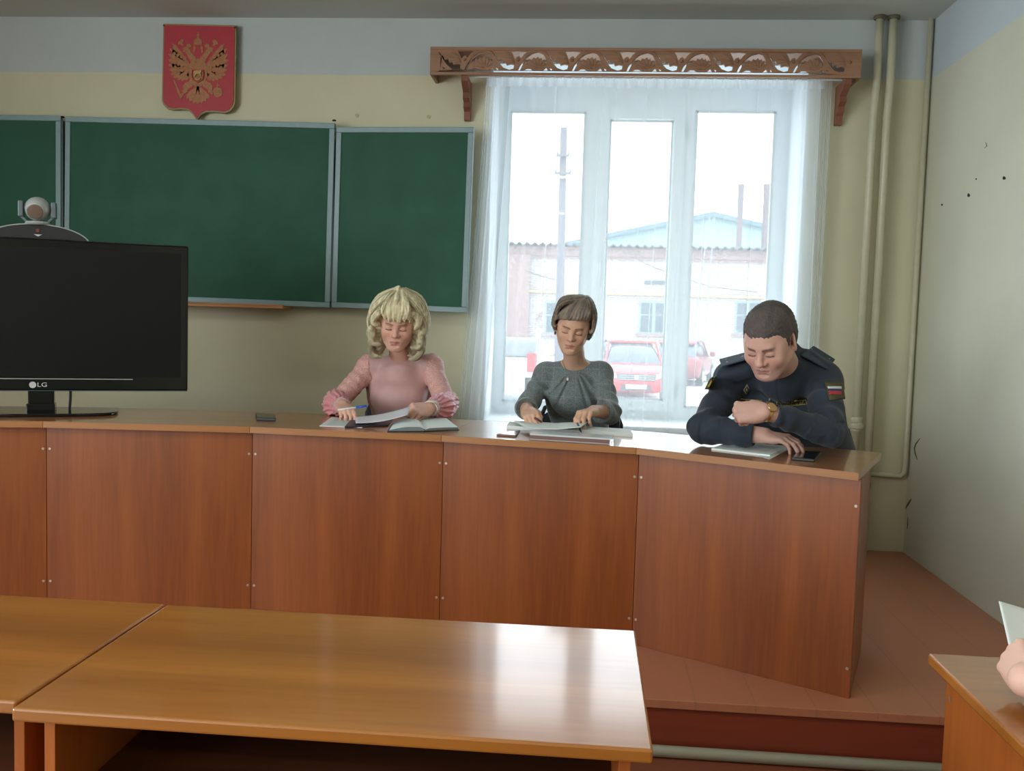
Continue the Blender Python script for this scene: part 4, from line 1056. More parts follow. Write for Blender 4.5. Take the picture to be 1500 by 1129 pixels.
def polygonize(f, lo, hi, h, slack=1.6):
    lo = np.array(lo, float); hi = np.array(hi, float); B = 8
    nb = np.ceil((hi - lo) / (B * h)).astype(int)
    g = np.stack(np.meshgrid(*[np.arange(n) for n in nb], indexing='ij'), -1).reshape(-1, 3)
    cen = lo + (g + .5) * B * h
    d = f(cen); g = g[np.abs(d) < B * h * .87 * slack + h]
    o9 = np.stack(np.meshgrid(*[np.arange(9)] * 3, indexing='ij'), -1).reshape(-1, 3)
    Vv = []
    for i in range(0, len(g), 400):
        gi = g[i:i + 400]; P = (lo + (gi[:, None, :] * B + o9[None]) * h).reshape(-1, 3); Vv.append(f(P).reshape(-1, 9, 9, 9))
    if not Vv: return np.zeros((0, 3)), np.zeros((0, 4), int)
    V = np.concatenate(Vv); ins = V < 0
    cnt = sum(ins[:, a:a + 8, b:b + 8, c:c + 8].astype(np.int8) for a in (0, 1) for b in (0, 1) for c in (0, 1))
    m = np.nonzero((cnt > 0) & (cnt < 8)); n = len(m[0])
    cell = g[m[0]] * B + np.stack(m[1:], 1)
    cor = {(a, b, c): V[m[0], m[1] + a, m[2] + b, m[3] + c] for a in (0, 1) for b in (0, 1) for c in (0, 1)}
    acc = np.zeros((n, 3)); w = np.zeros(n)
    for p, vp in cor.items():
        for ax in range(3):
            if p[ax] == 0:
                q = list(p); q[ax] = 1; vq = cor[tuple(q)]
                x = (vp < 0) != (vq < 0); t = vp / np.where(x, vp - vq, 1)
                pos = np.tile(np.array(p, float), (n, 1)); pos[:, ax] = t
                acc += np.where(x[:, None], pos, 0); w += x
    vert = lo + (cell + acc / w[:, None]) * h
    N = (nb * B + 4).astype(np.int64)
    key = (cell[:, 0] * N[1] + cell[:, 1]) * N[2] + cell[:, 2]
    order = np.argsort(key); sk = key[order]
    def look(c):
        k = (c[:, 0] * N[1] + c[:, 1]) * N[2] + c[:, 2]; j = np.searchsorted(sk, k); j = np.minimum(j, len(sk) - 1)
        return np.where((sk[j] == k) & (c >= 0).all(1), order[j], -1)
    F = []
    for ax in range(3):
        a = ins[:, :8, :8, :8]; b = [ins[:, 1:, :8, :8], ins[:, :8, 1:, :8], ins[:, :8, :8, 1:]][ax]
        mm = np.nonzero(a != b); c = g[mm[0]] * B + np.stack(mm[1:], 1); s_ = a[mm]
        u, v = np.eye(3, dtype=int)[(ax + 1) % 3], np.eye(3, dtype=int)[(ax + 2) % 3]
        q = np.stack([look(c - u - v), look(c - v), look(c), look(c - u)], 1)
        q[~s_] = q[~s_][:, ::-1]
        F.append(q[(q >= 0).all(1)])
    F = np.concatenate(F)
    e = h * .25
    for _ in range(1):
        d0 = f(vert); G = np.stack([f(vert + e * np.eye(3)[i]) - d0 for i in range(3)], 1) / e
        st = -d0[:, None] * G / ((G * G).sum(1)[:, None] + 1e-6); L = np.linalg.norm(st, axis=1)[:, None]
        vert = vert + st * np.minimum(1, .4 * h / (L + 1e-9))
    return vert, F

def np_mesh(name, V, F, m, parent=None, col=None, origin=(0, 0, 0)):
    me = bpy.data.meshes.new(name)
    V = V - np.array(origin)
    me.vertices.add(len(V)); me.vertices.foreach_set('co', V.astype(np.float32).ravel())
    me.loops.add(F.size); me.loops.foreach_set('vertex_index', F.astype(np.int32).ravel())
    me.polygons.add(len(F)); me.polygons.foreach_set('loop_start', np.arange(0, F.size, F.shape[1], dtype=np.int32))
    me.polygons.foreach_set('loop_total', np.full(len(F), F.shape[1], np.int32))
    me.update(calc_edges=True); me.validate()
    me.polygons.foreach_set('use_smooth', [True] * len(me.polygons))
    if col is not None:
        a = me.color_attributes.new('tint', 'FLOAT_COLOR', 'POINT')
        a.data.foreach_set('color', np.concatenate([col, np.ones((len(col), 1))], 1).astype(np.float32).ravel())
    me.materials.append(m)
    o = bpy.data.objects.new(name, me); C.objects.link(o)
    if parent is not None: o.parent = parent
    return o
def tint_mat(name, rough=.5, sss=.0, bump=0, bscale=300, sheen=0, noise=0, nscale=60, spec=.4):
    m, nt, b = new_mat(name)
    a = nt.nodes.new('ShaderNodeVertexColor'); a.layer_name = 'tint'
    src = a.outputs['Color']
    tc = nt.nodes.new('ShaderNodeTexCoord')
    if noise:
        n = nt.nodes.new('ShaderNodeTexNoise'); n.inputs['Scale'].default_value = nscale; n.inputs['Detail'].default_value = 5; nt.links.new(tc.outputs['Object'], n.inputs['Vector'])
        mr = nt.nodes.new('ShaderNodeMapRange'); mr.inputs['To Min'].default_value = 1 - noise; mr.inputs['To Max'].default_value = 1 + noise; mr.inputs['From Min'].default_value = .3; mr.inputs['From Max'].default_value = .7
        nt.links.new(n.outputs['Fac'], mr.inputs['Value'])
        vm = nt.nodes.new('ShaderNodeVectorMath'); vm.operation = 'SCALE'; nt.links.new(src, vm.inputs[0]); nt.links.new(mr.outputs['Result'], vm.inputs['Scale']); src = vm.outputs[0]
    nt.links.new(src, b.inputs['Base Color'])
    b.inputs['Roughness'].default_value = rough; b.inputs['Sheen Weight'].default_value = sheen; b.inputs['Specular IOR Level'].default_value = spec
    if sss:
        b.inputs['Subsurface Weight'].default_value = sss; b.inputs['Subsurface Radius'].default_value = (.01, .004, .002); b.inputs['Subsurface Scale'].default_value = .5
    if bump:
        n2 = nt.nodes.new('ShaderNodeTexNoise'); n2.inputs['Scale'].default_value = bscale; n2.inputs['Detail'].default_value = 4; nt.links.new(tc.outputs['Object'], n2.inputs['Vector'])
        bp = nt.nodes.new('ShaderNodeBump'); bp.inputs['Strength'].default_value = bump; bp.inputs['Distance'].default_value = .004
        nt.links.new(n2.outputs['Fac'], bp.inputs['Height']); nt.links.new(bp.outputs['Normal'], b.inputs['Normal'])
    return m
def Rx(a): c, s = math.cos(a), math.sin(a); return np.array([[1, 0, 0], [0, c, -s], [0, s, c]])
def Ry(a): c, s = math.cos(a), math.sin(a); return np.array([[c, 0, s], [0, 1, 0], [-s, 0, c]])
def Rz(a): c, s = math.cos(a), math.sin(a); return np.array([[c, -s, 0], [s, c, 0], [0, 0, 1]])
D2R = math.pi / 180

class Head:
    """local frame: +x image right, -y face direction, +z up; unit scale = adult head"""
    def __init__(s, pos, yaw, pitch, roll, scale=1.0, jaw=1.0, nose=1.0, cheek=1.0):
        s.o = np.array(pos, float); s.R = Rz(yaw * D2R) @ Rx(pitch * D2R) @ Ry(roll * D2R); s.s = scale; s.jaw = jaw; s.nose = nose; s.cheek = cheek
    def w(s, p): return s.o + s.R @ (np.array(p, float) * s.s)
    def loc(s, P): return (P - s.o) @ s.R / s.s
    def prims(s, B):
        S_, R = s.s, s.R
        def E(c, r, k, op='u', rot=None):
            r = np.array(r) * S_; B.ell(s.w(c), r, R if rot is None else R @ rot, k * S_, op)
        def Cn(a, b, ra, rb, k, op='u'): B.cone(s.w(a), s.w(b), ra * S_, rb * S_, k * S_, op)
        j, ck = s.jaw, s.cheek
        E((0, .022, .036), (.074, .094, .082), .02)                       # cranium
        E((0, -.012, .030), (.066, .078, .070), .03)                      # forehead mass
        E((0, -.030, -.030), (.058 * ck, .058, .072), .03)                # mid face
        for x in (-1, 1):
            Cn((x * .052 * j, .0, -.040), (x * .020 * j, -.062, -.092), .020, .018, .03)   # jaw line
            E((x * .036 * ck, -.060, -.028), (.024 * ck, .022, .026), .02)                 # cheek
            E((x * .055, -.032, .006), (.014, .030, .022), .02)                            # temple/zygoma
        E((0, -.072, -.094), (.020 * j, .017, .016), .022)                # chin
        E((0, -.070, -.062), (.030, .020, .024), .02)                     # muzzle
        Cn((-.030, -.079, .022), (.030, -.079, .022), .010, .010, .018)   # brow
        for x in (-1, 1):
            E((x * .031, -.093, .001), (.019, .014, .0115), .012, 's')     # socket
            E((x * .031, -.0735, .000), (.0152, .0135, .0125), .004)       # lowered upper lid over the eye
            Cn((x * .020, -.0835, -.0085), (x * .042, -.0790, -.0065), .0042, .0038, .005)  # lower lid bag
        n = s.nose
        Cn((0, -.082, .014), (0, -.100 * (.5 + .5 * n), -.020), .0075, .0095 * n, .012)
        E((0, -.104 * (.6 + .4 * n), -.027), (.0125 * n, .012 * n, .0105), .006)
        for x in (-1, 1):
            E((x * .0125 * n, -.092, -.0305), (.0085 * n, .0105, .0078), .005)
            E((x * .0062, -.099, -.0385), (.0034, .005, .003), .002, 's')
        # lips
        Cn((-.020, -.081, -.0605), (0, -.0905, -.0575), .0038, .0052, .004); Cn((.020, -.081, -.0605), (0, -.0905, -.0575), .0038, .0052, .004)
        Cn((-.017, -.081, -.0655), (0, -.0885, -.0685), .0040, .0062, .004); Cn((.017, -.081, -.0655), (0, -.0885, -.0685), .0040, .0062, .004)
        Cn((-.022, -.086, -.0628), (0, -.0965, -.0632), .0012, .0014, .003, 's'); Cn((.022, -.086, -.0628), (0, -.0965, -.0632), .0012, .0014, .003, 's')
        E((0, -.098, -.050), (.004, .006, .008), .005, 's')               # philtrum
        E((0, -.090, -.079), (.016, .006, .005), .006, 's')               # below lower lip
        # ears
        for x in (-1, 1):
            rot = Rz(x * 30 * D2R) @ Rx(-8 * D2R)
            E((x * .082, .012, -.004), (.0065, .019, .032), .006, 'u', rot)
            E((x * .089, .009, .001), (.0045, .010, .018), .005, 's', rot)
            E((x * .077, .003, -.026), (.006, .008, .010), .006)
        return B
    def colour(s, P, skin, lip, brow, col, lash=(.03, .022, .02), browth=.0032, beard=0.0):
        q = s.loc(P); x = np.abs(q[:, 0]); y, z = q[:, 1], q[:, 2]
        front = y < -.03
        def mixin(mask, c):
            mk = np.clip(mask, 0, 1)[:, None]; col[:] = col * (1 - mk) + np.array(c) * mk
        # cheeks and nose flush
        m = np.exp(-(((x - .038) / .02) ** 2 + ((z + .03) / .018) ** 2)) * .30 * front; mixin(m, np.array(skin) * [1.08, .72, .68])
        m = np.exp(-((x / .012) ** 2 + ((z + .027) / .01) ** 2)) * .3 * front; mixin(m, np.array(skin) * [1.05, .75, .7])
        if beard:
            m = beard * front * np.clip((-.045 - z) / .02, 0, 1) * np.clip((.075 - x) / .02, 0, 1) * (z > -.13); mixin(m * .5, np.array(skin) * [.62, .62, .68])
        # brows: arc
        zb = .0215 + .0045 * np.sin(np.clip((x - .012) / .036, 0, 1) * 2.6) - .003
        m = np.clip(1.5 - np.abs(z - zb) / browth, 0, 1) * (x > .011) * (x < .050) * (y < -.05) * np.clip((.052 - x) / .012, .0, 1); mixin(m * .85, brow)
        # upper lid toned darker and redder, then lash line
        zl = -.0062 - .0022 * np.cos((x - .031) / .016 * 1.45) + .002
        m = np.exp(-(((z - .002) / .006) ** 2 + ((x - .031) / .014) ** 2)) * .5 * (y < -.06); mixin(m, np.array(skin) * [.70, .52, .50])
        m = np.clip(1.8 - np.abs(z - zl) / .0015, 0, 1) * (np.abs(x - .031) < .0150) * (y < -.06); mixin(m, lash)
        # lips
        u = np.clip(1 - (x / .0235) ** 2, 0, 1)
        up_ = (z < -.0628 + .0085 * u ** .6) & (z >= -.0628); lo_ = (z < -.0628) & (z > -.0628 - .0095 * u ** .7)
        m = ((up_ | lo_) & (x < .0235) & (y < -.07)).astype(float) * .8; mixin(m, lip)
        m = np.clip(1.4 - np.abs(z + .0630) / .0010, 0, 1) * (x < .022) * (y < -.07); mixin(m * .75, np.array(lip) * .35)
        # nostrils
        m = np.exp(-(((x - .0062) / .003) ** 2 + ((z + .0385) / .002) ** 2)) * (y < -.085) * .7; mixin(m, np.array(skin) * .25)
        # ear inner
        return col

def hand(B, wrist, fwd, dorsal, right, curls, thumb, s=1.0, spread=.0, k=.006):
    """right: person's right hand; curls: per finger (a1,a2,a3) degrees; thumb: list of 3 local points"""
    X = np.array(fwd, float); X /= np.linalg.norm(X)
    Z = np.array(dorsal, float); Z -= X * (Z @ X); Z /= np.linalg.norm(Z)
    Y = np.cross(Z, X) * (1 if right else -1)
    wv = np.array(wrist, float)
    def w(p): return wv + s * (X * p[0] + Y * p[1] + Z * p[2])
    R = np.stack([X, Y, Z], 1)
    B.ell(w((.045, .002, -.002)), V3(.052, .037, .0155) * s, R, .015 * s)
    B.ell(w((.030, .018, -.010)), V3(.034, .019, .016) * s, R, .015 * s)          # thenar
    B.ell(w((.034, -.022, -.008)), V3(.034, .014, .014) * s, R, .012 * s)         # hypothenar
    base = [(.088, .027), (.093, .008), (.088, -.0115), (.078, -.029)]
    lens = [(.040, .025, .021), (.045, .028, .022), (.041, .026, .021), (.032, .019, .019)]
    tips = []
    for i in range(4):
        bx, by = base[i]; r = .0098 if i < 3 else .0085
        B.cone(w((.012, by * .55, 0)), w((bx, by, .001)), .0125 * s, (r + .0012) * s, .010 * s)
        a = 0.0; p = np.array([bx, by, .001]); sp = (1.5 - i) * spread
        for j in range(3):
            a += curls[i][j] * D2R
            q = p + lens[i][j] * np.array([math.cos(a) * math.cos(sp), math.sin(sp) * math.cos(a), -math.sin(a)])
            r2 = r - .0009
            B.cone(w(p), w(q), r * s, r2 * s, (.004 if j else .007) * s); p = q; r = r2
        tips.append(w(p))
    T = [np.array(t, float) for t in thumb]
    B.cone(w((.012, .016, -.006)), w(T[0]), .014 * s, .0125 * s, .012 * s)
    B.cone(w(T[0]), w(T[1]), .0122 * s, .0105 * s, .006 * s); B.cone(w(T[1]), w(T[2]), .0105 * s, .0085 * s, .004 * s)
    return tips, w(T[2]), w

def strands(head, ls, per, r, seed, light, dark, shrink=1.0):
    """fine hair strands running along each lock"""
    g = np.random.default_rng(seed); VV, FF, CC = [], [], []; nv = 0
    for pts, r0, r1 in ls:
        Q = [np.array(p, float) for p in pts]; Q = [2 * Q[0] - Q[1]] + Q + [2 * Q[-1] - Q[-2]]; P = []
        for i in range(1, len(Q) - 2):
            for t in np.linspace(0, 1, 5)[:(4 if i < len(Q) - 3 else 5)]:
                P.append(.5 * ((2 * Q[i]) + (-Q[i - 1] + Q[i + 1]) * t + (2 * Q[i - 1] - 5 * Q[i] + 4 * Q[i + 1] - Q[i + 2]) * t * t + (-Q[i - 1] + 3 * Q[i] - 3 * Q[i + 1] + Q[i + 2]) * t ** 3))
        P = np.array(P); n = len(P); T = np.gradient(P, axis=0); T /= np.linalg.norm(T, axis=1)[:, None] + 1e-9
        O = P - np.array([0, .02, .02]); O -= (O * T).sum(1)[:, None] * T; O /= np.linalg.norm(O, axis=1)[:, None] + 1e-9; W = np.cross(T, O)
        rad = r0 + (r1 - r0) * np.linspace(0, 1, n)
        for s_ in range(per):
            th = g.uniform(-1.7, 1.7); tw = g.uniform(-.6, .6); a = th + tw * np.linspace(0, 1, n); rr = rad * shrink * g.uniform(.86, 1.10)
            cpt = P + rr[:, None] * (np.cos(a)[:, None] * O + np.sin(a)[:, None] * W) + g.normal(size=3) * .0006
            k = g.uniform(.82, 1.0); m = max(3, int(n * k)); cpt = cpt[:m]
            w_ = r * g.uniform(.7, 1.3) * np.clip(np.minimum(np.arange(m) + .6, (m - np.arange(m)) * .8), .15, 1)
            ring = np.stack([cpt + w_[:, None] * (math.cos(q) * O[:m] + math.sin(q) * W[:m]) for q in (0, 2.09, 4.19)], 1)
            VV.append(ring.reshape(-1, 3)); i0 = nv + 3 * np.arange(m - 1)[:, None]
            for q in range(3): FF.append(np.concatenate([i0 + q, i0 + (q + 1) % 3, i0 + 3 + (q + 1) % 3, i0 + 3 + q], 1))
            c = g.uniform(0, 1); CC.append(np.tile(np.array(dark) * (1 - c) + np.array(light) * c, (3 * m, 1))); nv += 3 * m
    V = np.concatenate(VV); return head.o + (V * head.s) @ head.R.T, np.concatenate(FF), np.concatenate(CC), V
def wob(P, f, seed=0):
    r = np.random.default_rng(seed); out = 0
    for i in range(4):
        d = r.normal(size=3); d /= np.linalg.norm(d); ph = r.uniform(0, 6.28)
        d2 = r.normal(size=3); d2 /= np.linalg.norm(d2)
        out = out + np.sin((P @ d) * f * (1 + .35 * i) + ph + 1.7 * np.sin((P @ d2) * f * .6 + ph * 2))
    return out / 4

def bbox_of(B, pad=.03):
    lo = np.full(3, 1e9); hi = -lo
    for q in B.p:
        if q[0] == 'p' or q[-3] != 'u': continue
        c, r = q[-2], q[-1]
        if q[0] == 'c':
            for e_, rr in ((q[1], q[3]), (q[2], q[4])): lo = np.minimum(lo, e_ - rr); hi = np.maximum(hi, e_ + rr)
        else: lo = np.minimum(lo, c - r); hi = np.maximum(hi, c + r)
    return lo - pad, hi + pad

def lin3(c): return np.array(lin(c)[:3])
def conform(name, bvh, corners_px, m, parent, Y0, off=.0015, th=.0015, nu=10, nv=6, org=None, outline=None, lift=None):
    """small cloth patch laid onto the garment: sampled from the garment's own surface"""
    P = [np.array(c, float) for c in corners_px]
    def fn(u, v):
        px = (P[0] * (1 - u) + P[1] * u) * (1 - v) + (P[3] * (1 - u) + P[2] * u) * v
        d = at(px[0], px[1], Y0) - CAM; d /= np.linalg.norm(d)
        h, nrm, _, _ = bvh.ray_cast(Vector(CAM + d * 1.5), Vector(d))
        if h is None: h = Vector(at(px[0], px[1], Y0)); nrm = Vector(-d)
        if nrm.dot(Vector(d)) > 0: nrm = -nrm
        return np.array(h) + np.array(nrm) * (off + th) - (0 if org is None else org)
    vs, fs = quadgrid(nu, nv, fn)
    o = MB().add(vs, fs).build(name, m, parent, smooth=True)
    md = o.modifiers.new('thick', 'SOLIDIFY'); md.thickness = th * 1.4; md.offset = 0
    return o
def bvh_of(V, F): return BVHTree.FromPolygons([tuple(v) for v in V], [tuple(map(int, f)) for f in F])
# ------------------------------------------------------------ the three people at the desk
skin_m = tint_mat('skin', rough=.48, sss=.12, bump=.05, bscale=500, spec=.35)
def hair_mat(name, rough): return tint_mat(name, rough=rough, spec=.35, noise=.08, nscale=60, bump=.12, bscale=400)
shoe_m = mat('black_leather', (26, 24, 26), .35)

def torso(B, neck, shL, shR, hip, cx, cy, bx, by, inf=0.0, sw=1.0):
    neck, shL, shR, hip = [np.array(v, float) for v in (neck, shL, shR, hip)]
    mid = (shL + shR) / 2
    yaw = math.atan2((shR - shL)[1], (shR - shL)[0]); R = Rz(yaw)
    chest = mid * .62 + hip * .38; belly = mid * .30 + hip * .70
    B.ell(chest + V3(0, .0, .03), (cx + inf, cy + inf, .19 + inf), R, .05)
    B.ell(belly, (bx + inf, by + inf, .17 + inf), R, .08)
    B.ell(hip, (bx * 1.12 + inf, by * 1.05 + inf, .13 + inf), R, .08)
    for s_ in (shL, shR):
        B.cone(neck * .8 + s_ * .2 + V3(0, 0, -.010), s_, .038 * sw + inf, .042 * sw + inf, .035)
        B.cone(s_, chest + (s_ - mid) * .55, .042 * sw + inf, .065 * sw + inf, .05)
    return chest, belly, R

def legs(B, hip, yaw, inf=0.0, kw=.10, klen=.43, skirt=False):
    f = Rz(yaw)
    for s_ in (-1, 1):
        h = hip + f @ V3(s_ * .085, -.02, -.03); k = hip + f @ V3(s_ * kw, -klen, -.01); a = np.array([k[0], k[1] + .03, ZD + .09])
        if klen: a = np.array([k[0], k[1] + .05, ZD + .09])
        B.cone(h, k, .082 + inf, .060 + inf, .03); B.cone(k, a, .056 + inf, .042 + inf, .02)
    return B
def feet(parent, hip, yaw, kw=.10, klen=.43):
    f = Rz(yaw)
    for s_ in (-1, 1):
        k = hip + f @ V3(s_ * kw, -klen, 0)
        B = Sdf(); B.cone((k[0], k[1] + .06, ZD + .035), (k[0], k[1] - .11, ZD + .028), .036, .030, .02); B.cone((k[0], k[1] + .05, ZD + .03), (k[0], k[1] + .05, ZD + .11), .034, .044, .02)
        B.plane((0, 0, ZD + .003), (0, 0, -1), .004)
        lo, hi = bbox_of(B); V, F = polygonize(B, lo, hi, .006); np_mesh('shoe', V, F, shoe_m, parent, origin=parent.location)

def finish_body(name, B, head, skin, lip, brow, parent, h=.003, **kw):
    lo, hi = bbox_of(B, .02)
    V, F = polygonize(B, lo, hi, h)
    col = np.tile(np.array(skin), (len(V), 1)); col = head.colour(V, skin, lip, brow, col, **kw)
    return V, F, col

def groove_hair(B, head, crown, n, amp, seed, extra=None, wobf=60):
    cl = np.array(crown, float); cl = cl / np.linalg.norm(cl)
    a = np.cross(cl, [1, 0, 0]); a /= np.linalg.norm(a); b = np.cross(cl, a)
    def f(P):
        d = B(P); m = np.abs(d) < .05
        if m.any():
            q = head.loc(P[m]) - np.array([0, .02, .03]); phi = np.arctan2(q @ a, q @ b)
            rad = np.linalg.norm(q - (q @ cl)[:, None] * cl, axis=1)
            g = np.sin(phi * n + 2.2 * wob(q, wobf, seed)) * .6 + np.sin(phi * n * 2.3 + 1.5 * wob(q, wobf * 1.6, seed + 1)) * .4
            d[m] = d[m] + amp * g * np.clip(rad / .05, 0, 1)
        return d
    return f
def hair_tint(V, head, crown, n, seed, base, light, dark):
    q = head.loc(V) - np.array([0, .02, .03]); cl = np.array(crown, float); cl /= np.linalg.norm(cl)
    a = np.cross(cl, [1, 0, 0]); a /= np.linalg.norm(a); b = np.cross(cl, a); phi = np.arctan2(q @ a, q @ b)
    t = .5 + .5 * np.sin(phi * n * .7 + 3 * wob(q, 40, seed)) * .7 + .2 * wob(q, 90, seed + 2)
    t = np.clip(t, 0, 1)[:, None]
    c = np.array(dark) * (1 - t) + np.array(light) * t
    return np.array(base) * .4 + c * .6

def lobes(B, head, seeds, k):
    for pts, r0, r1 in seeds:
        Q = [np.array(p, float) for p in pts]; Q = [2 * Q[0] - Q[1]] + Q + [2 * Q[-1] - Q[-2]]; P = []
        for i in range(1, len(Q) - 2):
            for t in ((0, .34, .67) if i < len(Q) - 3 else (0, .34, .67, 1)):
                P.append(.5 * ((2 * Q[i]) + (-Q[i - 1] + Q[i + 1]) * t + (2 * Q[i - 1] - 5 * Q[i] + 4 * Q[i + 1] - Q[i + 2]) * t * t + (-Q[i - 1] + 3 * Q[i] - 3 * Q[i + 1] + Q[i + 2]) * t ** 3))
        P = [head.w(p) for p in P]; n = len(P)
        B.chain(P, [(r0 + (r1 - r0) * i / (n - 1)) * head.s for i in range(n)], k)

def watch(parent, c, axis, up, r, m_band, m_dial, label, squeeze=.82, dial_r=.013):
    X = np.array(axis, float); X /= np.linalg.norm(X); Z = np.array(up, float); Z -= X * (X @ Z); Z /= np.linalg.norm(Z); Y = np.cross(X, Z)
    o = bpy.data.objects.new('wristwatch', None); C.objects.link(o); o.parent = parent; o['label'] = label
    pts = [np.array(c) + r * (math.cos(t) * Y + squeeze * math.sin(t) * Z) - np.array(parent.location) for t in np.linspace(0, 2 * PI, 41)]
    rings = []
    for i in range(40):
        t = 2 * PI * i / 40; n_ = math.cos(t) * Y + math.sin(t) * Z; p = pts[i]
        rings.append([p + X * .0055 + n_ * .0012, p - X * .0055 + n_ * .0012, p - X * .0055 - n_ * .001, p + X * .0055 - n_ * .001])
    rings.append(rings[0]); b = MB().rings(rings, None, cap=False); b.build('watch_band', m_band, o)
    cc_ = np.array(c) + Z * (squeeze * r + .002) - np.array(parent.location)
    prof = [(dial_r, -.002), (dial_r * 1.1, 0), (dial_r * 1.05, .004), (dial_r * .9, .0048), (dial_r * .2, .0050)]
    rg = [[cc_ + Z * h_ + q * (math.cos(a) * X + math.sin(a) * Y) for a in np.linspace(0, 2 * PI, 21)[:-1]] for q, h_ in prof]
    MB().rings(rg).build('watch_case', m_dial, o, smooth=True)

# ======================= woman in pink
p1 = thing('person', 'person with voluminous blond hair in a dusty pink blouse writing at the desk', 'person', (-.90, 4.50, ZD))
hd1 = Head(at(583, 473, 4.30), 5, 18, 4, 1.03, jaw=1.02, nose=.96, cheek=1.07)
nk = at(588, 531, 4.44); sl, sr = at(542, 537, 4.47), at(631, 537, 4.45); hip1 = np.array([-.90, 4.62, .74])
elL, elR = at(493, 590, 4.33), at(654, 593, 4.31)
wrL, wrR = at(501, 594, 4.05), at(629, 598, 4.05)
skin1, lip1, brow1 = lin3((214, 168, 150)), lin3((178, 108, 104)), lin3((112, 84, 66))
def arm(B, s_, e_, w_, r, inf=0.0):
    B.cone(s_, e_, r[0] + inf, r[1] + inf, .03); B.cone(e_, w_, r[1] * .98 + inf, r[2] + inf, .015); return B
B = Sdf(); hd1.prims(B)
B.cone(hd1.w((0, .028, -.055)), nk + V3(0, .01, -.01), .050, .055, .025)
torso(B, nk, sl, sr, hip1, .150, .105, .150, .115)
arm(B, sl, elL, wrL, (.044, .038, .026)); arm(B, sr, elR, wrR, (.044, .038, .026))
tL, thL, _ = hand(B, wrL, at(514, 606, 3.92) - wrL, V3(.05, -.25, 1), True, [(20, 45, 30), (35, 50, 30), (50, 60, 35), (60, 60, 40)], [(.040, .040, -.014), (.066, .040, -.030), (.086, .028, -.040)], .93)
tR, thR, _ = hand(B, wrR, at(606, 600, 3.97) - wrR, V3(.15, -.75, .65), False, [(60, 75, 50), (70, 80, 50), (75, 85, 50), (80, 85, 50)], [(.045, .038, -.018), (.072, .036, -.034), (.090, .020, -.044)], .95)
legs(B, hip1, 0)
V, F, col = finish_body('body', B, hd1, skin1, lip1, brow1, p1)
np_mesh('body', V, F, skin_m, p1, col, p1.location)
# bodice
G = Sdf(); torso(G, nk, sl, sr, hip1, .158, .118, .156, .122, .008)
G.ell(nk + V3(0, -.052, -.170), (.135, .085, .105), None, .06)
G.cone(nk + V3(0, .03, .01), nk + V3(0, 0, -.05), .064, .09, .03)
G.ell(hd1.w((0, .0, -.06)) * .35 + nk * .65 + V3(0, -.030, .045), (.078, .085, .055), None, .006, 's')
for s_, e_ in ((sl, elL), (sr, elR)):
    d_ = (e_ - s_) / np.linalg.norm(e_ - s_); dd = np.array([np.sign(s_[0] - nk[0]) * .95, 0, -.15]); G.plane(s_ + dd * .012, dd, .01)
G.plane((0, 0, hip1[2] - .05), (0, 0, -1), .02)
def fG(P):
    d = G(P); m = np.abs(d) < .04
    Q = P[m] - nk
    # soft vertical drape folds, stronger low down and at the sides
    d[m] += .0028 * np.sin(Q[:, 0] * 75 + 2 * np.sin(Q[:, 2] * 9)) * np.clip(-(Q[:, 2] + .12) / .2, 0, 1) + .0025 * wob(Q, 26, 5)
    return d
lo, hi = bbox_of(G); V, F = polygonize(fG, lo, hi, .0045)
blouse_m = mat('dusty_pink_satin', (192, 152, 150), .58, noise=.04, nscale=40, bump=.06, bscale=400, sheen=.3)
np_mesh('blouse', V, F, blouse_m, p1, origin=p1.location)
piping = MB().tube([nk + V3(.072 * math.cos(t), -.012 + .070 * math.sin(t) - .012, .014 - .016 * math.sin(-t) * (math.sin(t) < 0)) - np.array(p1.location) for t in np.linspace(0, 2 * PI, 40)], .0028, 6)
# lace sleeves: fine openwork over the arm
lm_, nt, b_ = new_mat('pink_lace')
tc = nt.nodes.new('ShaderNodeTexCoord'); vo = nt.nodes.new('ShaderNodeTexVoronoi'); vo.feature = 'DISTANCE_TO_EDGE'; vo.inputs['Scale'].default_value = 110
nz = nt.nodes.new('ShaderNodeTexNoise'); nz.inputs['Scale'].default_value = 30; nz.inputs['Detail'].default_value = 3
mxv = nt.nodes.new('ShaderNodeVectorMath'); mxv.operation = 'MULTIPLY_ADD'; nt.links.new(nz.outputs['Color'], mxv.inputs[0]); mxv.inputs[1].default_value = (.03, .03, .03); nt.links.new(tc.outputs['Object'], mxv.inputs[2])
nt.links.new(tc.outputs['Object'], nz.inputs['Vector']); nt.links.new(mxv.outputs[0], vo.inputs['Vector'])
rp = nt.nodes.new('ShaderNodeValToRGB'); rp.color_ramp.elements[0].position = .03; rp.color_ramp.elements[1].position = .09
rp.color_ramp.elements[0].color = lin((222, 178, 174)); rp.color_ramp.elements[1].color = lin((200, 150, 142)); nt.links.new(vo.outputs['Distance'], rp.inputs['Fac'])
nt.links.new(rp.outputs['Color'], b_.inputs['Base Color']); b_.inputs['Roughness'].default_value = .6
bp = nt.nodes.new('ShaderNodeBump'); bp.inputs['Strength'].default_value = .5; bp.inputs['Distance'].default_value = .003; bp.invert = True
nt.links.new(vo.outputs['Distance'], bp.inputs['Height']); nt.links.new(bp.outputs['Normal'], b_.inputs['Normal'])
puff_m = mat('pink_chiffon', (214, 138, 148), .5, noise=.12, nscale=50, sheen=.3)
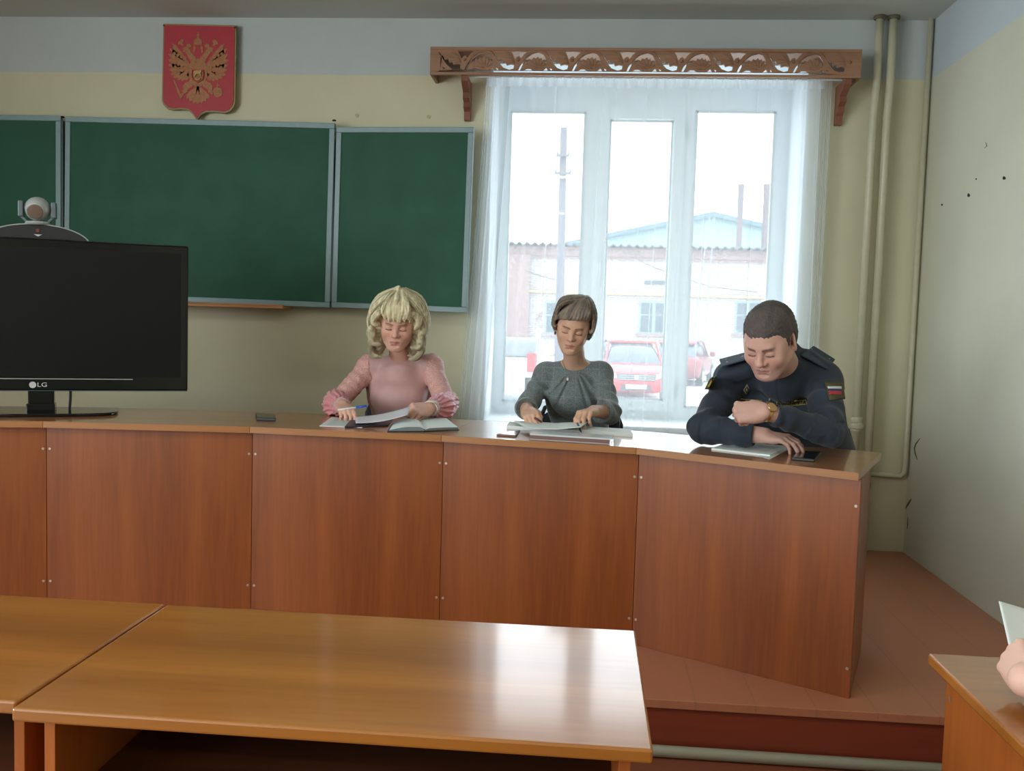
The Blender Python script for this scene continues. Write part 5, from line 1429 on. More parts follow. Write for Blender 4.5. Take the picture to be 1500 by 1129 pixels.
for s_, e_, w_, sg in ((sl, elL, wrL, -1), (sr, elR, wrR, 1)):
    Gs = Sdf(); torso(Gs, nk, sl, sr, hip1, .150, .105, .150, .115, .006); Gs.cone(s_, e_, .050, .048, .03)
    Gs.plane((0, 0, e_[2] - .03), (0, 0, -1), .01)
    dd = np.array([sg * .95, 0, -.15]); Gs.plane(s_ - dd * .014, -dd, .004); Gs.ell((s_ + e_) / 2 + V3(sg * .01, 0, .02), (.15, .16, .20), None, .01, 'i')
    ax = (e_ - s_) / np.linalg.norm(e_ - s_)
    lo, hi = bbox_of(Gs); V, F = polygonize(lambda P: Gs(P) + .002 * wob(P, 70, 3) + .0012 * np.sin((P @ ax) * 160), lo, hi, .0045)
    np_mesh('lace_sleeve', V, F, lm_, p1, origin=p1.location)
    m_ = e_ * .5 + w_ * .5 + V3(sg * .012, 0, -.005)
    Gp = Sdf(); Gp.cone(e_ + V3(sg * .006, 0, .010), m_, .052, .058, .03); Gp.cone(m_, e_ * .22 + w_ * .78, .056, .040, .02)
    Gp.plane(e_ * .16 + w_ * .84, w_ - e_, .008)
    Gp.plane((0, 0, ZT + .004), (0, 0, -1), .01)
    a2 = (w_ - e_) / np.linalg.norm(w_ - e_); u1 = np.cross(a2, [0, 0, 1.]); u1 /= np.linalg.norm(u1); u2 = np.cross(u1, a2)
    def fP(P, Gp=Gp, e_=e_, a2=a2, u1=u1, u2=u2):
        d = Gp(P); m = np.abs(d) < .04; Q = P[m] - e_; th = np.arctan2(Q @ u1, Q @ u2)
        d[m] += .0042 * np.sin(th * 15 + 2.5 * wob(Q, 45, 9)) + .002 * np.sin(th * 31 + 2 * wob(Q, 60, 4)) + .002 * wob(Q, 90, 7); return d
    lo, hi = bbox_of(Gp); V, F = polygonize(fP, lo, hi, .004); np_mesh('puffed_cuff', V, F, puff_m, p1, origin=p1.location)
    Gc = Sdf(); Gc.cone(e_ * .30 + w_ * .70, w_ + (w_ - e_) * .02, .040, .033, .01); Gc.plane(w_ - (w_ - e_) * .03, w_ - e_, .003); Gc.plane(e_ * .28 + w_ * .72, e_ - w_, .003); Gc.plane((0, 0, ZT + .003), (0, 0, -1), .004)
    lo, hi = bbox_of(Gc); V, F = polygonize(Gc, lo, hi, .004); np_mesh('cuff_band', V, F, blouse_m, p1, origin=p1.location)
Gk = Sdf(); legs(Gk, hip1, 0, .012, kw=.07); Gk.ell(hip1, (.185, .15, .12), None, .05); Gk.cone(hip1, hip1 + V3(0, -.38, 0), .13, .10, .05); Gk.plane((0, 0, .42), (0, 0, -1), .01)
lo, hi = bbox_of(Gk); V, F = polygonize(Gk, lo, hi, .01); np_mesh('skirt', V, F, mat('dark_skirt', (50, 44, 52), .8), p1, origin=p1.location)
feet(p1, hip1, 0)
watch(p1, wrR * .96 + elR * .04 , wrR - elR, V3(.25, -.7, .8), .035, mat('watch_silver', (170, 160, 140), .25, metal=.9), mat('watch_face', (200, 196, 184), .2), 'silver bracelet watch')
# hair: volume plus combed locks
H = Sdf()
def HE(c, r, k=.02, op='u'): H.ell(hd1.w(c), np.array(r) * hd1.s, hd1.R, k, op)
HE((0, .030, .045), (.106, .108, .098)); HE((0, .06, -.02), (.098, .075, .11), .04)
HE((-.090, .012, -.01), (.036, .050, .075), .03); HE((.090, .012, -.01), (.036, .050, .075), .03)
HE((-.080, .010, -.105), (.034, .045, .045), .03); HE((.082, .012, -.105), (.036, .045, .045), .03)
HE((0, -.135, -.045), (.060, .105, .108), .012, 's')
HE((0, -.02, -.150), (.048, .09, .07), .01, 's')
r_ = np.random.default_rng(5); ls = []
for i, x in enumerate(np.linspace(-.058, .058, 15)):      # fringe
    x2 = x * 1.02 + r_.uniform(-.006, .006)
    zend = .040 + .012 * abs(x / .058) + r_.uniform(-.008, .004)
    ls.append(([(x * .25 - .004, -.012, .141), (x * .62, -.062, .124), (x * .95, -.092, .088), (x2, -.1005 + .35 * x * x / .058, zend)], .011, .0040))
for sg in (-1, 1):
    for i in range(9):                                       # swept sides, flicked under
        t = i / 8; z0 = .125 - .02 * t
        a0 = (sg * .012, -.01 + .07 * t, .142 - .012 * t)
        a1 = (sg * (.075 + .01 * t), -.045 + .095 * t, .105)
        a2_ = (sg * .116, -.030 + .085 * t, .040 + r_.uniform(-.006, .006)); a3 = (sg * (.120 - .004 * (i % 2)), -.030 + .085 * t, -.010)
        a4 = (sg * (.098 + .01 * (i % 3)), -.045 + .085 * t, -.042 + r_.uniform(-.01, .01))
        ls.append(([a0, a1, a2_, a3, a4], .015, .008))
    for i in range(6):                                       # face-framing curls
        y = -.070 + .022 * i
        ls.append(([(sg * .070, y + .004, .070), (sg * .094, y, .045), (sg * .101, y, .018), (sg * .082, y - .006, .002)], .012, .005))
    for i in range(7):
        y = -.045 + .018 * i; ls.append(([(sg * .112, y, -.02), (sg * .116, y, -.055), (sg * .100, y - .008, -.085), (sg * .072, y - .010, -.092)], .012, .0055))
        ls.append(([(sg * .104, y, -.06), (sg * .110, y + .004, -.105), (sg * .098, y - .004, -.142 - .008 * (i % 2)), (sg * (.064 + .006 * (i % 3)), y - .008, -.152)], .0125, .0055))
r2_ = np.random.default_rng(17)
ls = [([tuple(np.array(p) + r2_.normal(size=3) * (.0035 if j else .001)) for j, p in enumerate(pts)], a * r2_.uniform(.75, 1.25), b * r2_.uniform(.8, 1.2)) for pts, a, b in ls]
ls.append(([(-.016, -.006, .136), (-.013, -.008, .152), (-.012, -.006, .165)], .007, .006)); ls.append(([(-.005, -.004, .136), (-.003, -.008, .154), (-.005, -.004, .167)], .007, .005))
lobes(H, hd1, ls, .011)
fH = groove_hair(H, hd1, (0, .55, 1), 30, .0016, 11, wobf=30)
lo, hi = bbox_of(H, .015); V, F = polygonize(fH, lo, hi, .0026)
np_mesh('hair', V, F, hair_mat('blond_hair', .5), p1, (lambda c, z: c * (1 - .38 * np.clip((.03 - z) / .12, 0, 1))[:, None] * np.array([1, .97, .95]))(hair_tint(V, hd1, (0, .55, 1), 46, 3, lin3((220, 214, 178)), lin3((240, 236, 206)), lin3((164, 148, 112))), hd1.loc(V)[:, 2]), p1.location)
SV, SF, SC, SQ = strands(hd1, ls, 30, .0011, 4, lin3((240, 238, 212)), lin3((176, 162, 122)), 1.30)
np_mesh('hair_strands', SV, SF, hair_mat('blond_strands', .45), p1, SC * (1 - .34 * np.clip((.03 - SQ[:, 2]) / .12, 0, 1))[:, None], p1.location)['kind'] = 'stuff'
# pen held in the writing hand
pn = thing('ballpoint_pen', 'white and blue ballpoint pen held by the woman in pink', 'pen', tuple(at(513, 598.5, 3.86)))
A, Bp = at(494, 600.5, 3.865) - np.array(pn.location), at(537, 594.5, 3.86) - np.array(pn.location)
ms = mat('pen_white', (220, 224, 226), .3); bl_ = mat('pen_blue', (40, 84, 190), .3)
MB().tube([A * 1.0 + Bp * 0, A * .93 + Bp * .07, A * .35 + Bp * .65], [.0008, .0032, .0040], 10).build('pen_barrel', ms, pn, smooth=True)
MB().tube([A * .35 + Bp * .65, Bp], [.0052, .0050], 10).build('pen_cap', bl_, pn, smooth=True)

# ======================= woman in grey
p2 = thing('person', 'person with short ash-brown hair in a grey pleated dress going through papers', 'person', (.0, 4.40, ZD))
hd2 = Head(at(840, 479, 4.17), -3, 17, 8, .965, jaw=.97, nose=.96, cheek=1.0)
nk = at(842, 532, 4.33); sl, sr = at(800, 548, 4.38), at(880, 548, 4.36); hip2 = np.array([.0, 4.52, .74])
elL, elR = at(772, 596, 4.24), at(893, 604, 4.16); wrL, wrR = at(772, 601, 4.03), at(869, 602, 4.00)
skin2, lip2, brow2 = lin3((208, 166, 142)), lin3((176, 108, 98)), lin3((86, 66, 56))
B = Sdf(); hd2.prims(B); B.cone(hd2.w((0, .028, -.055)), nk + V3(0, .01, -.01), .046, .050, .025)
torso(B, nk, sl, sr, hip2, .118, .09, .115, .095, 0, .88)
arm(B, sl, elL, wrL, (.040, .036, .025)); arm(B, sr, elR, wrR, (.040, .036, .025))
tL, thL, _ = hand(B, wrL, at(783, 614, 3.90) - wrL, V3(-.25, -.35, 1), True, [(35, 50, 35), (45, 50, 35), (55, 60, 35), (60, 60, 40)], [(.042, .040, -.014), (.068, .040, -.028), (.088, .026, -.036)], .95)
tR, thR, wR = hand(B, wrR, at(851, 606, 3.90) - wrR, V3(-.25, -.30, 1), False, [(35, 45, 20), (38, 48, 20), (42, 50, 22), (48, 52, 25)], [(.042, .042, -.016), (.068, .046, -.034), (.090, .040, -.052)], .95)
legs(B, hip2, 0)
V, F, col = finish_body('body', B, hd2, skin2, lip2, brow2, p2); np_mesh('body', V, F, skin_m, p2, col, p2.location)
G = Sdf(); torso(G, nk, sl, sr, hip2, .122, .10, .118, .10, .008, .88)
G.ell(nk + V3(0, -.042, -.150), (.115, .075, .095), None, .06)
G.ell(nk + V3(0, -.050, .070), (.125, .125, .092), None, .006, 's')
for s_, e_, w_, t in ((sl, elL, wrL, .62), (sr, elR, wrR, .50)):
    G.cone(s_, e_, .047, .048, .03); q = e_ * (1 - t) + w_ * t; G.cone(e_, q, .049, .050, .02)
cutL = (elL * .42 + wrL * .58, (wrL - elL)); cutR = (elR * .55 + wrR * .45, (wrR - elR))
for c_, n_ in (cutL, cutR):
    n_ = n_ / np.linalg.norm(n_); G.ell(c_ + n_ * .045, (.062, .062, .062), None, .004, 's')
G.plane((0, 0, hip2[2] - .05), (0, 0, -1), .02)
yoke = nk + V3(0, -.06, -.045)
def fG(P):
    d = G(P); m = np.abs(d) < .04; Q = P[m]; q = Q - yoke
    front = np.clip((-q[:, 1] + .02) / .03, 0, 1) * (np.abs(q[:, 0]) < .13)
    ang = np.arctan2(q[:, 0], -(q[:, 2] - .035)); rad = np.hypot(q[:, 0], q[:, 2])
    pl = 0
    for a0 in (-.62, -.38, .36, .60): pl = pl - np.exp(-((ang - a0) / .060) ** 2) + .6 * np.exp(-((ang - a0 * 1.24) / .07) ** 2)
    d[m] -= .0085 * pl * front * np.clip((rad - .02) / .03, 0, 1) * np.clip((.21 - rad) / .08, 0, 1)
    for s_, e_ in ((sl, elL), (sr, elR)):
        ax = (e_ - s_) / np.linalg.norm(e_ - s_); t = (Q - s_) @ ax; rr = np.linalg.norm(Q - s_ - t[:, None] * ax, axis=1)
        d[m] += np.where(rr < .075, .0036 * np.sin(t * 95 + 2.4 * wob(Q, 30, 6)) * np.clip((t - .03) / .06, 0, 1), 0)
    d[m] += .0026 * wob(Q, 30, 12); return d
lo, hi = bbox_of(G); V, F = polygonize(fG, lo, hi, .0042)
dm, nt, b_ = new_mat('grey_windowpane_wool')
tc = nt.nodes.new('ShaderNodeTexCoord'); sp = nt.nodes.new('ShaderNodeSeparateXYZ'); nt.links.new(tc.outputs['Object'], sp.inputs[0])
nz = nt.nodes.new('ShaderNodeTexNoise'); nz.inputs['Scale'].default_value = 260; nz.inputs['Detail'].default_value = 2; nt.links.new(tc.outputs['Object'], nz.inputs['Vector'])
cr = nt.nodes.new('ShaderNodeValToRGB'); cr.color_ramp.elements[0].position = .35; cr.color_ramp.elements[1].position = .65
cr.color_ramp.elements[0].color = lin((84, 96, 98)); cr.color_ramp.elements[1].color = lin((122, 134, 136)); nt.links.new(nz.outputs['Fac'], cr.inputs['Fac'])
def stripe(sock, per):
    a = nt.nodes.new('ShaderNodeMath'); a.operation = 'DIVIDE'; a.inputs[1].default_value = per; nt.links.new(sock, a.inputs[0])
    f = nt.nodes.new('ShaderNodeMath'); f.operation = 'FRACT'; nt.links.new(a.outputs[0], f.inputs[0])
    l = nt.nodes.new('ShaderNodeMath'); l.operation = 'LESS_THAN'; l.inputs[1].default_value = .025; nt.links.new(f.outputs[0], l.inputs[0]); return l
s1, s2 = stripe(sp.outputs['X'], .052), stripe(sp.outputs['Z'], .062)
mxm = nt.nodes.new('ShaderNodeMath'); mxm.operation = 'MAXIMUM'; nt.links.new(s1.outputs[0], mxm.inputs[0]); nt.links.new(s2.outputs[0], mxm.inputs[1])
ml = nt.nodes.new('ShaderNodeMath'); ml.operation = 'MULTIPLY'; ml.inputs[1].default_value = .35; nt.links.new(mxm.outputs[0], ml.inputs[0])
mx = nt.nodes.new('ShaderNodeMix'); mx.data_type = 'RGBA'; nt.links.new(ml.outputs[0], mx.inputs[0]); nt.links.new(cr.outputs['Color'], mx.inputs[6]); mx.inputs[7].default_value = lin((176, 180, 176))
nt.links.new(mx.outputs[2], b_.inputs['Base Color']); b_.inputs['Roughness'].default_value = .85; b_.inputs['Sheen Weight'].default_value = .3
np_mesh('dress', V, F, dm, p2, origin=p2.location)
Gk = Sdf(); legs(Gk, hip2, 0, .012, kw=.07); Gk.ell(hip2, (.165, .14, .12), None, .05); Gk.cone(hip2, hip2 + V3(0, -.38, 0), .12, .09, .05); Gk.plane((0, 0, .42), (0, 0, -1), .01)
lo, hi = bbox_of(Gk); V, F = polygonize(Gk, lo, hi, .01); np_mesh('skirt', V, F, dm, p2, origin=p2.location)
feet(p2, hip2, 0)
H = Sdf()
def HE(c, r, k=.02, op='u'): H.ell(hd2.w(c), np.array(r) * hd2.s, hd2.R, k, op)
HE((0, .028, .042), (.085, .104, .091)); HE((0, .05, -.01), (.082, .078, .080), .04)
HE((-.070, .030, .004), (.013, .040, .046), .02); HE((.075, .026, .000), (.020, .048, .056), .02)
HE((0, -.132, -.025), (.070, .100, .096), .010, 's'); HE((0, -.01, -.112), (.095, .13, .068), .01, 's')
ls = []; r_ = np.random.default_rng(8)
for i in range(22):                                          # side-swept fringe from a parting on the image-right side
    t = i / 21; ex = .068 - .150 * t
    ls.append(([(.036 - .004 * t, -.004, .134), (.050 - .055 * t, -.050, .127 - .004 * t), (.062 - .118 * t, -.080 + .012 * t, .098 - .012 * t), (ex, -.090 + .60 * max(0, abs(ex) - .030), .066 - .022 * t ** 2 + .006 * math.sin(t * 3.1) + r_.uniform(-.005, .003))], .0090, .0030))
for sg in (-1, 1):
    for i in range(10):
        t = i / 9; y = -.052 + .115 * t
        ls.append(([(.030 + sg * .01, .0 + .03 * t, .136), (sg * .064, y * .7, .112), (sg * .088, y, .060), (sg * .0905, y + .002, .012), (sg * (.079 - .005 * (i % 2)), y - .004, (-.012 if t > .2 else .010) - .03 * max(0, t - .4) + r_.uniform(-.006, .004))], .0105, .0034))
lobes(H, hd2, ls, .009)
fH = groove_hair(H, hd2, (.25, .05, 1), 52, .0013, 21)
lo, hi = bbox_of(H, .015); V, F = polygonize(fH, lo, hi, .0026)
np_mesh('hair', V, F, hair_mat('ash_brown_hair', .42), p2, hair_tint(V, hd2, (.25, .05, 1), 22, 5, lin3((112, 100, 90)), lin3((158, 142, 124)), lin3((78, 70, 66))), p2.location)
SV, SF, SC, SQ = strands(hd2, ls, 22, .0009, 6, lin3((166, 150, 132)), lin3((84, 76, 70)), 1.28)
np_mesh('hair_strands', SV, SF, hair_mat('ash_brown_strands', .4), p2, SC, p2.location)['kind'] = 'stuff'
gold_m = mat('gold_chain', (206, 168, 100), .3, metal=.9); pearl = mat('pale_pendant', (226, 226, 220), .3)
o2 = np.array(p2.location)
bvh2 = None
# necklace: follows the chest, pendant on the dress front
nkb = MB(); pts = []
for t in np.linspace(-1, 1, 41):
    x = nk[0] + .070 * t - .004; pts.append((x, t))
Vd = None
for sg in (-1, 1): MB().lathe([(.001, -.010), (.004, -.006), (.0045, 0), (.003, .005), (.001, .007)], tuple(hd2.w((sg * .079, -.002, -.040)) - o2), 12).build('earring', mat('garnet_stone', (78, 50, 46), .2), p2, smooth=True)
ring_c = wR((.112, .009, -.016))
pnm = mat('dark_pen_body', (60, 30, 40), .3)
pn = thing('ballpoint_pen', 'dark pen held in the left-hand fist of the woman in grey', 'pen', tuple(at(784, 614, 3.92)))
A, Bp = at(779, 610, 3.97) - np.array(pn.location), at(794, 618, 3.86) - np.array(pn.location)
MB().tube([A, A * .1 + Bp * .9, Bp], [.0055, .005, .001], 10).build('pen_barrel', pnm, pn, smooth=True)
pn = thing('ballpoint_pen', 'black pen standing under the fingers of the right hand of the woman in grey', 'pen', tuple(at(850, 626, 3.82)))
A, Bp = at(846, 620, 3.82) - np.array(pn.location), at(851.5, 633, 3.70) - np.array(pn.location)
MB().tube([A, A * .15 + Bp * .85, Bp], [.0042, .0042, .001], 10).build('pen_barrel', M['black_matte'], pn, smooth=True)
dress_bvh = bvh_of(*polygonize(G, *bbox_of(G), .008))
body_bvh = None

# ======================= man in uniform
p3 = thing('person', 'person in a dark navy uniform with shoulder boards, head bowed, arms folded on the desk', 'person', (.92, 3.92, ZD))
hd3 = Head(at(1127, 500, 3.48), -32, 31, 1, 1.07, jaw=1.12, nose=1.06, cheek=1.12)
nk = at(1149, 540, 3.68); sl, sr = at(1072, 556, 3.80), at(1206, 560, 3.66); hip3 = np.array([.93, 3.98, .76])
elL, elR = at(1031, 628, 3.60), at(1213, 632, 3.40); wrL, wrR = at(1120, 638, 3.50), at(1121, 603, 3.31)
skin3, lip3, brow3 = lin3((208, 166, 152)), lin3((172, 116, 112)), lin3((84, 64, 56))
B = Sdf(); hd3.prims(B); B.cone(hd3.w((0, .030, -.055)), nk + V3(0, .01, -.02), .062, .072, .03)
torso(B, nk, sl, sr, hip3, .19, .13, .20, .16)
arm(B, sl, elL, wrL, (.052, .044, .030)); arm(B, sr, elR, wrR, (.050, .038, .028))
hand(B, wrL, at(1165, 645, 3.44) - wrL, V3(.1, -.35, 1), True, [(18, 30, 20), (20, 32, 20), (22, 34, 20), (26, 36, 22)], [(.045, .036, -.016), (.074, .034, -.024), (.098, .026, -.030)], .90)
hand(B, wrR, at(1079, 604, 3.33) - wrR, V3(-.15, -.85, .40), False, [(78, 95, 60), (82, 98, 60), (85, 98, 60), (88, 98, 60)], [(.040, .036, -.020), (.070, .034, -.036), (.088, .014, -.046)], 1.06)
f3 = math.atan2((sr - sl)[1], (sr - sl)[0]); legs(B, hip3, f3, kw=.14)
V, F, col = finish_body('body', B, hd3, skin3, lip3, brow3, p3, browth=.0040, beard=.55); np_mesh('body', V, F, skin_m, p3, col, p3.location)
G = Sdf(); torso(G, nk, sl, sr, hip3, .20, .145, .21, .17, .010, 1.12)
for s_, e_, w_, t in ((sl, elL, wrL, .80), (sr, elR, wrR, .80)):
    q = e_ * (1 - t) + w_ * t; G.cone(s_, e_, .064, .058, .03); G.cone(e_, q, .057 if s_ is sl else .051, .047 if s_ is sl else .041, .02 if s_ is sl else .012)
for e_, w_, t in ((elL, wrL, .84), (elR, wrR, .86)):
    n_ = (w_ - e_) / np.linalg.norm(w_ - e_); G.ell(e_ * (1 - t) + w_ * t + n_ * .050, (.060, .060, .060), None, .004, 's')
G.cone(nk + V3(0, .045, .035), nk + V3(0, -.01, -.03), .080, .10, .03)
for a_, b_2 in ((at(1064, 549, 3.73), at(1098, 538, 3.68)), (at(1182, 527, 3.70), at(1211, 548, 3.66))): G.cone(a_, b_2, .040, .040, .02)
for s_ in (sl, sr): G.cone(nk * .55 + s_ * .45 + V3(0, .01, .022), s_ + V3(0, .0, .016), .058, .052, .03)                 # raised collar
G.ell(hd3.w((0, -.02, -.055)), (.088, .095, .100), hd3.R, .006, 's')
def fG(P):
    d = G(P); m = np.abs(d) < .04; Q = P[m]
    for s_, e_, w_ in ((sl, elL, wrL), (sr, elR, wrR)):
        ax = (e_ - s_) / np.linalg.norm(e_ - s_); t = (Q - s_) @ ax; rr = np.linalg.norm(Q - s_ - t[:, None] * ax, axis=1)
        d[m] += np.where(rr < .09, .0040 * np.sin(t * 62 + 2.6 * wob(Q, 22, 6)) * np.clip((t - .05) / .08, 0, 1), 0)
        ax = (w_ - e_) / np.linalg.norm(w_ - e_); t = (Q - e_) @ ax; rr = np.linalg.norm(Q - e_ - t[:, None] * ax, axis=1)
        d[m] += np.where((rr < .08) & (t > 0), .0035 * np.sin(t * 70 + 3 * wob(Q, 26, 16)), 0)
    qq = (Q - nk) @ Rz(f3); ch = (np.abs(qq[:, 0]) < .17) & (qq[:, 1] < -.02) & (qq[:, 2] > -.22)
    d[m] += np.where(ch, .0012, .0042) * wob(Q, 20, 31)
    # front zip seam
    z = (Q - nk) @ Rz(f3); d[m] += .003 * np.exp(-(z[:, 0] / .004) ** 2) * (z[:, 1] < 0)
    k = (ZT + .004) - Q[:, 2]; on = (Q[:, 1] < 3.62) & (Q[:, 2] < 1.0); d[m] = np.where(on, np.maximum(d[m], k), d[m])
    return d
lo, hi = bbox_of(G); Vu, Fu = polygonize(fG, lo, hi, .0045)
navy = mat('navy_uniform_cloth', (34, 45, 60), .8, noise=.10, nscale=30, bump=.15, bscale=500, sheen=.12)
np_mesh('uniform_jacket', Vu, Fu, navy, p3, origin=p3.location)
ub = bvh_of(Vu, Fu); o3 = np.array(p3.location)
Tt = Sdf(); torso(Tt, nk, sl, sr, hip3, .20, .145, .21, .17, .010, 1.12); _tb = bvh_of(*polygonize(Tt, *bbox_of(Tt), .006))
class ChestSurface:
    """the jacket front, taken behind a sleeve where one passes in front of it"""
    def ray_cast(s, o, d):
        a = ub.ray_cast(o, d); b = _tb.ray_cast(o, d)
        if b[0] is None: return a
        if a[0] is None or (b[0] - a[0]).length > .045: return (b[0] - d.normalized() * .022, b[1], b[2], b[3])
        return a
tbv = ChestSurface()
Gk = Sdf(); legs(Gk, hip3, f3, .014, kw=.14); Gk.ell(hip3, (.215, .17, .13), Rz(f3), .05)
lo, hi = bbox_of(Gk); V, F = polygonize(Gk, lo, hi, .01); np_mesh('trousers', V, F, navy, p3, origin=p3.location)
feet(p3, hip3, f3, kw=.14)
H = Sdf()
def HE(c, r, k=.02, op='u'): H.ell(hd3.w(c), np.array(r) * hd3.s, hd3.R, k, op)
HE((0, .026, .040), (.080, .101, .088)); HE((0, .0, .058), (.069, .080, .062), .03); HE((0, .06, -.01), (.073, .065, .07), .03)
HE((0, -.128, -.012), (.078, .086, .080), .008, 's'); HE((0, -.02, -.118), (.12, .12, .088), .010, 's')
for sg in (-1, 1):
    HE((sg * .062, -.088, .026), (.030, .045, .050), .012, 's')
    HE((sg * .074, -.018, .020), (.006, .010, .022), .01); HE((sg * .088, .016, -.006), (.024, .025, .036), .006, 's')
def fH(P):
    d = H(P); m = np.abs(d) < .03; q = hd3.loc(P[m]); d[m] += .0016 * wob(q, 420, 2) + .0016 * wob(q, 110, 4); return d
lo, hi = bbox_of(H, .015); V, F = polygonize(fH, lo, hi, .0026)
np_mesh('hair', V, F, hair_mat('short_dark_hair', .7), p3, hair_tint(V, hd3, (0, .1, 1), 5, 3, lin3((84, 78, 76)), lin3((98, 90, 86)), lin3((70, 64, 64))), p3.location)
watch(p3, wrR * .98 + elR * .02 + V3(0, 0, .002), wrR - elR, V3(.1, -.8, .6), .036, mat('gold_watch_band', (196, 156, 92), .25, metal=.9), mat('gold_watch_face', (188, 150, 104), .2, metal=.5), 'gold watch', dial_r=.016)
# badges, boards and tapes
def px3(name, quad, m, th=.0018, Y=3.6, nu=10, nv=6, off=.0015, parent=p3, bv=None): return conform(name, bv or ub, quad, m, parent, Y, off, th, nu, nv, o3)
board_m = mat('slate_shoulder_board', (48, 62, 76), .7, bump=.1, bscale=400); star_m = mat('pale_gold_star', (198, 188, 160), .4, metal=.3)
gold_thread = mat('gold_thread', (168, 150, 70), .6); olive = mat('olive_patch', (76, 74, 44), .8)
for quad, stars in (([(1054.5, 528.5, 3.76), (1093, 518.5, 3.70), (1096, 528, 3.60), (1058, 539, 3.66)], [(.86, .5, 3.2), (.25, .3, 1.5), (.25, .7, 1.5)]),
                    ([(1222, 528.5, 3.72), (1190, 508.5, 3.74), (1172, 522, 3.62), (1211, 542.5, 3.60)], [(.80, .5, 3.2), (.93, .30, 1.4), (.18, .25, 1.5), (.22, .75, 1.5)])):
    P = [at(*q) - o3 for q in quad]; N_ = np.cross(P[1] - P[0], P[3] - P[0]); N_ /= np.linalg.norm(N_); N_ = N_ if N_[2] > 0 else -N_; P = [p + N_ * .007 for p in P]
    bo_ = MB().hexa([p - N_ * .004 for p in P], [p + N_ * .002 for p in P]).build('shoulder_board', board_m, p3, bevel=.003)
    U_ = (P[1] - P[0]) / np.linalg.norm(P[1] - P[0]); W_ = np.cross(N_, U_)
    for u, v, r0 in stars:
        c3 = (P[0] * (1 - u) + P[1] * u) * (1 - v) + (P[3] * (1 - u) + P[2] * u) * v + N_ * .0022; r1 = r0 * 3.65 / F_PX
        ring = [c3 + (r1 if j % 2 == 0 else r1 * .42) * (math.cos(j * PI / 5) * W_ + math.sin(j * PI / 5) * U_) for j in range(10)]
        MB().add([c3 + N_ * .0022] + ring, [(0, j + 1, (j + 1) % 10 + 1) for j in range(10)]).build('shoulder_star', star_m, bo_)
# chest tapes
def tape(quad, txt, name, gm):
    o = px3(name, quad, M['black_matte'], th=.0016, off=.0015, bv=tbv)
    P = [np.array(q, float) for q in quad]
    def edge(a, b): return px3('tape_border', (a, b, (b[0], b[1] + 1.1), (a[0], a[1] + 1.1)), gm, th=.001, off=.0032, nv=1, bv=tbv)
    e1 = edge(quad[0], quad[1]); e2 = edge((quad[3][0], quad[3][1] - 1.1), (quad[2][0], quad[2][1] - 1.1)); e1.parent = o; e2.parent = o
    for a, b in ((quad[0], quad[3]), (quad[1], quad[2])):
        e3 = px3('tape_border', (a, (a[0] + 1, a[1]), (b[0] + 1, b[1]), b), gm, th=.001, off=.0032, nu=1, bv=tbv); e3.parent = o
    # lettering laid on the tape
    cu = bpy.data.curves.new('txt', 'FONT'); cu.body = txt; cu.size = 1; cu.resolution_u = 2
    tmp = bpy.data.objects.new('tmp', cu); C.objects.link(tmp); dg = bpy.context.evaluated_depsgraph_get(); me = bpy.data.meshes.new_from_object(tmp.evaluated_get(dg)); bpy.data.objects.remove(tmp)
    co = np.array([v.co[:] for v in me.vertices]); mn, mxx = co.min(0), co.max(0); uv = (co - mn) / (mxx - mn + 1e-9)
    out = []
    for u, v, _ in uv:
        u = .05 + .90 * u; v = .20 + .62 * (1 - v)
        px = (P[0] * (1 - u) + P[1] * u) * (1 - v) + (P[3] * (1 - u) + P[2] * u) * v
        d = at(px[0], px[1], 3.6) - CAM; d /= np.linalg.norm(d); h, nn, _, _ = tbv.ray_cast(Vector(CAM + d * 1.5), Vector(d)); h = Vector(at(px[0], px[1], 3.5)) if h is None else h
        if nn is None: nn = Vector(-d)
        if nn.dot(Vector(d)) > 0: nn = -nn
        out.append(np.array(h) + np.array(nn) * .0046 - o3)
    me.vertices.foreach_set('co', np.array(out, np.float32).ravel()); link_mesh('tape_lettering', me, gm, o)
tape(((1070, 581.5), (1116, 586.5), (1115.5, 593.5), (1069, 589)), 'РОССИЯ ФССП', 'chest_tape', gold_thread)
tape(((1138, 587), (1181, 584), (1181.5, 592.5), (1138.5, 596)), 'БИРЮКОВ В.Г.', 'chest_tape', gold_thread)
# lozenge badge
lz = lambda f, m, off, nm, par: conform(nm, ub, tuple((1093.5 + (x - 1093.5) * f, 569.5 + (y - 569.5) * f) for x, y in ((1088.2, 570.5), (1094.5, 562), (1098.5, 569), (1092.6, 577.5))), m, par, 3.6, off, .0012, 4, 4, o3)
bd = lz(1.0, mat('silver_badge', (190, 186, 172), .3, metal=.6), .0015, 'lozenge_badge', p3); lz(.68, M['black_matte'], .003, 'badge_enamel', bd); lz(.35, mat('badge_centre', (170, 150, 130), .4), .0045, 'badge_centre', bd)
# sleeve patches
pa = px3('sleeve_patch', ((1040, 554), (1050, 551), (1043, 571), (1032, 570)), olive, th=.002); q = px3('patch_motif', ((1042, 557), (1048, 555), (1041, 568), (1036, 566)), gold_thread, th=.001, off=.004, parent=pa)
pa = conform('sleeve_patch', ub, ((1208, 560.5), (1234, 559.5), (1238, 584), (1215, 587)), olive, p3, 3.6, .0015, .0022, 8, 8, o3)
for y0_, y1_, c_, nm in ((566.5, 570.2, (210, 212, 212), 'white'), (570.2, 573.4, (44, 56, 104), 'blue'), (573.4, 578.5, (196, 52, 76), 'red')):
    conform('patch_flag_' + nm, ub, ((1211.5 + (y0_ - 566) * .25, y0_ + .8), (1230.5, y0_ + .2), (1231, y1_ + .2), (1212.5 + (y0_ - 566) * .25, y1_ + .8)), mat('flag_' + nm, c_, .7), pa, 3.6, .005, .0008, 6, 2, o3)
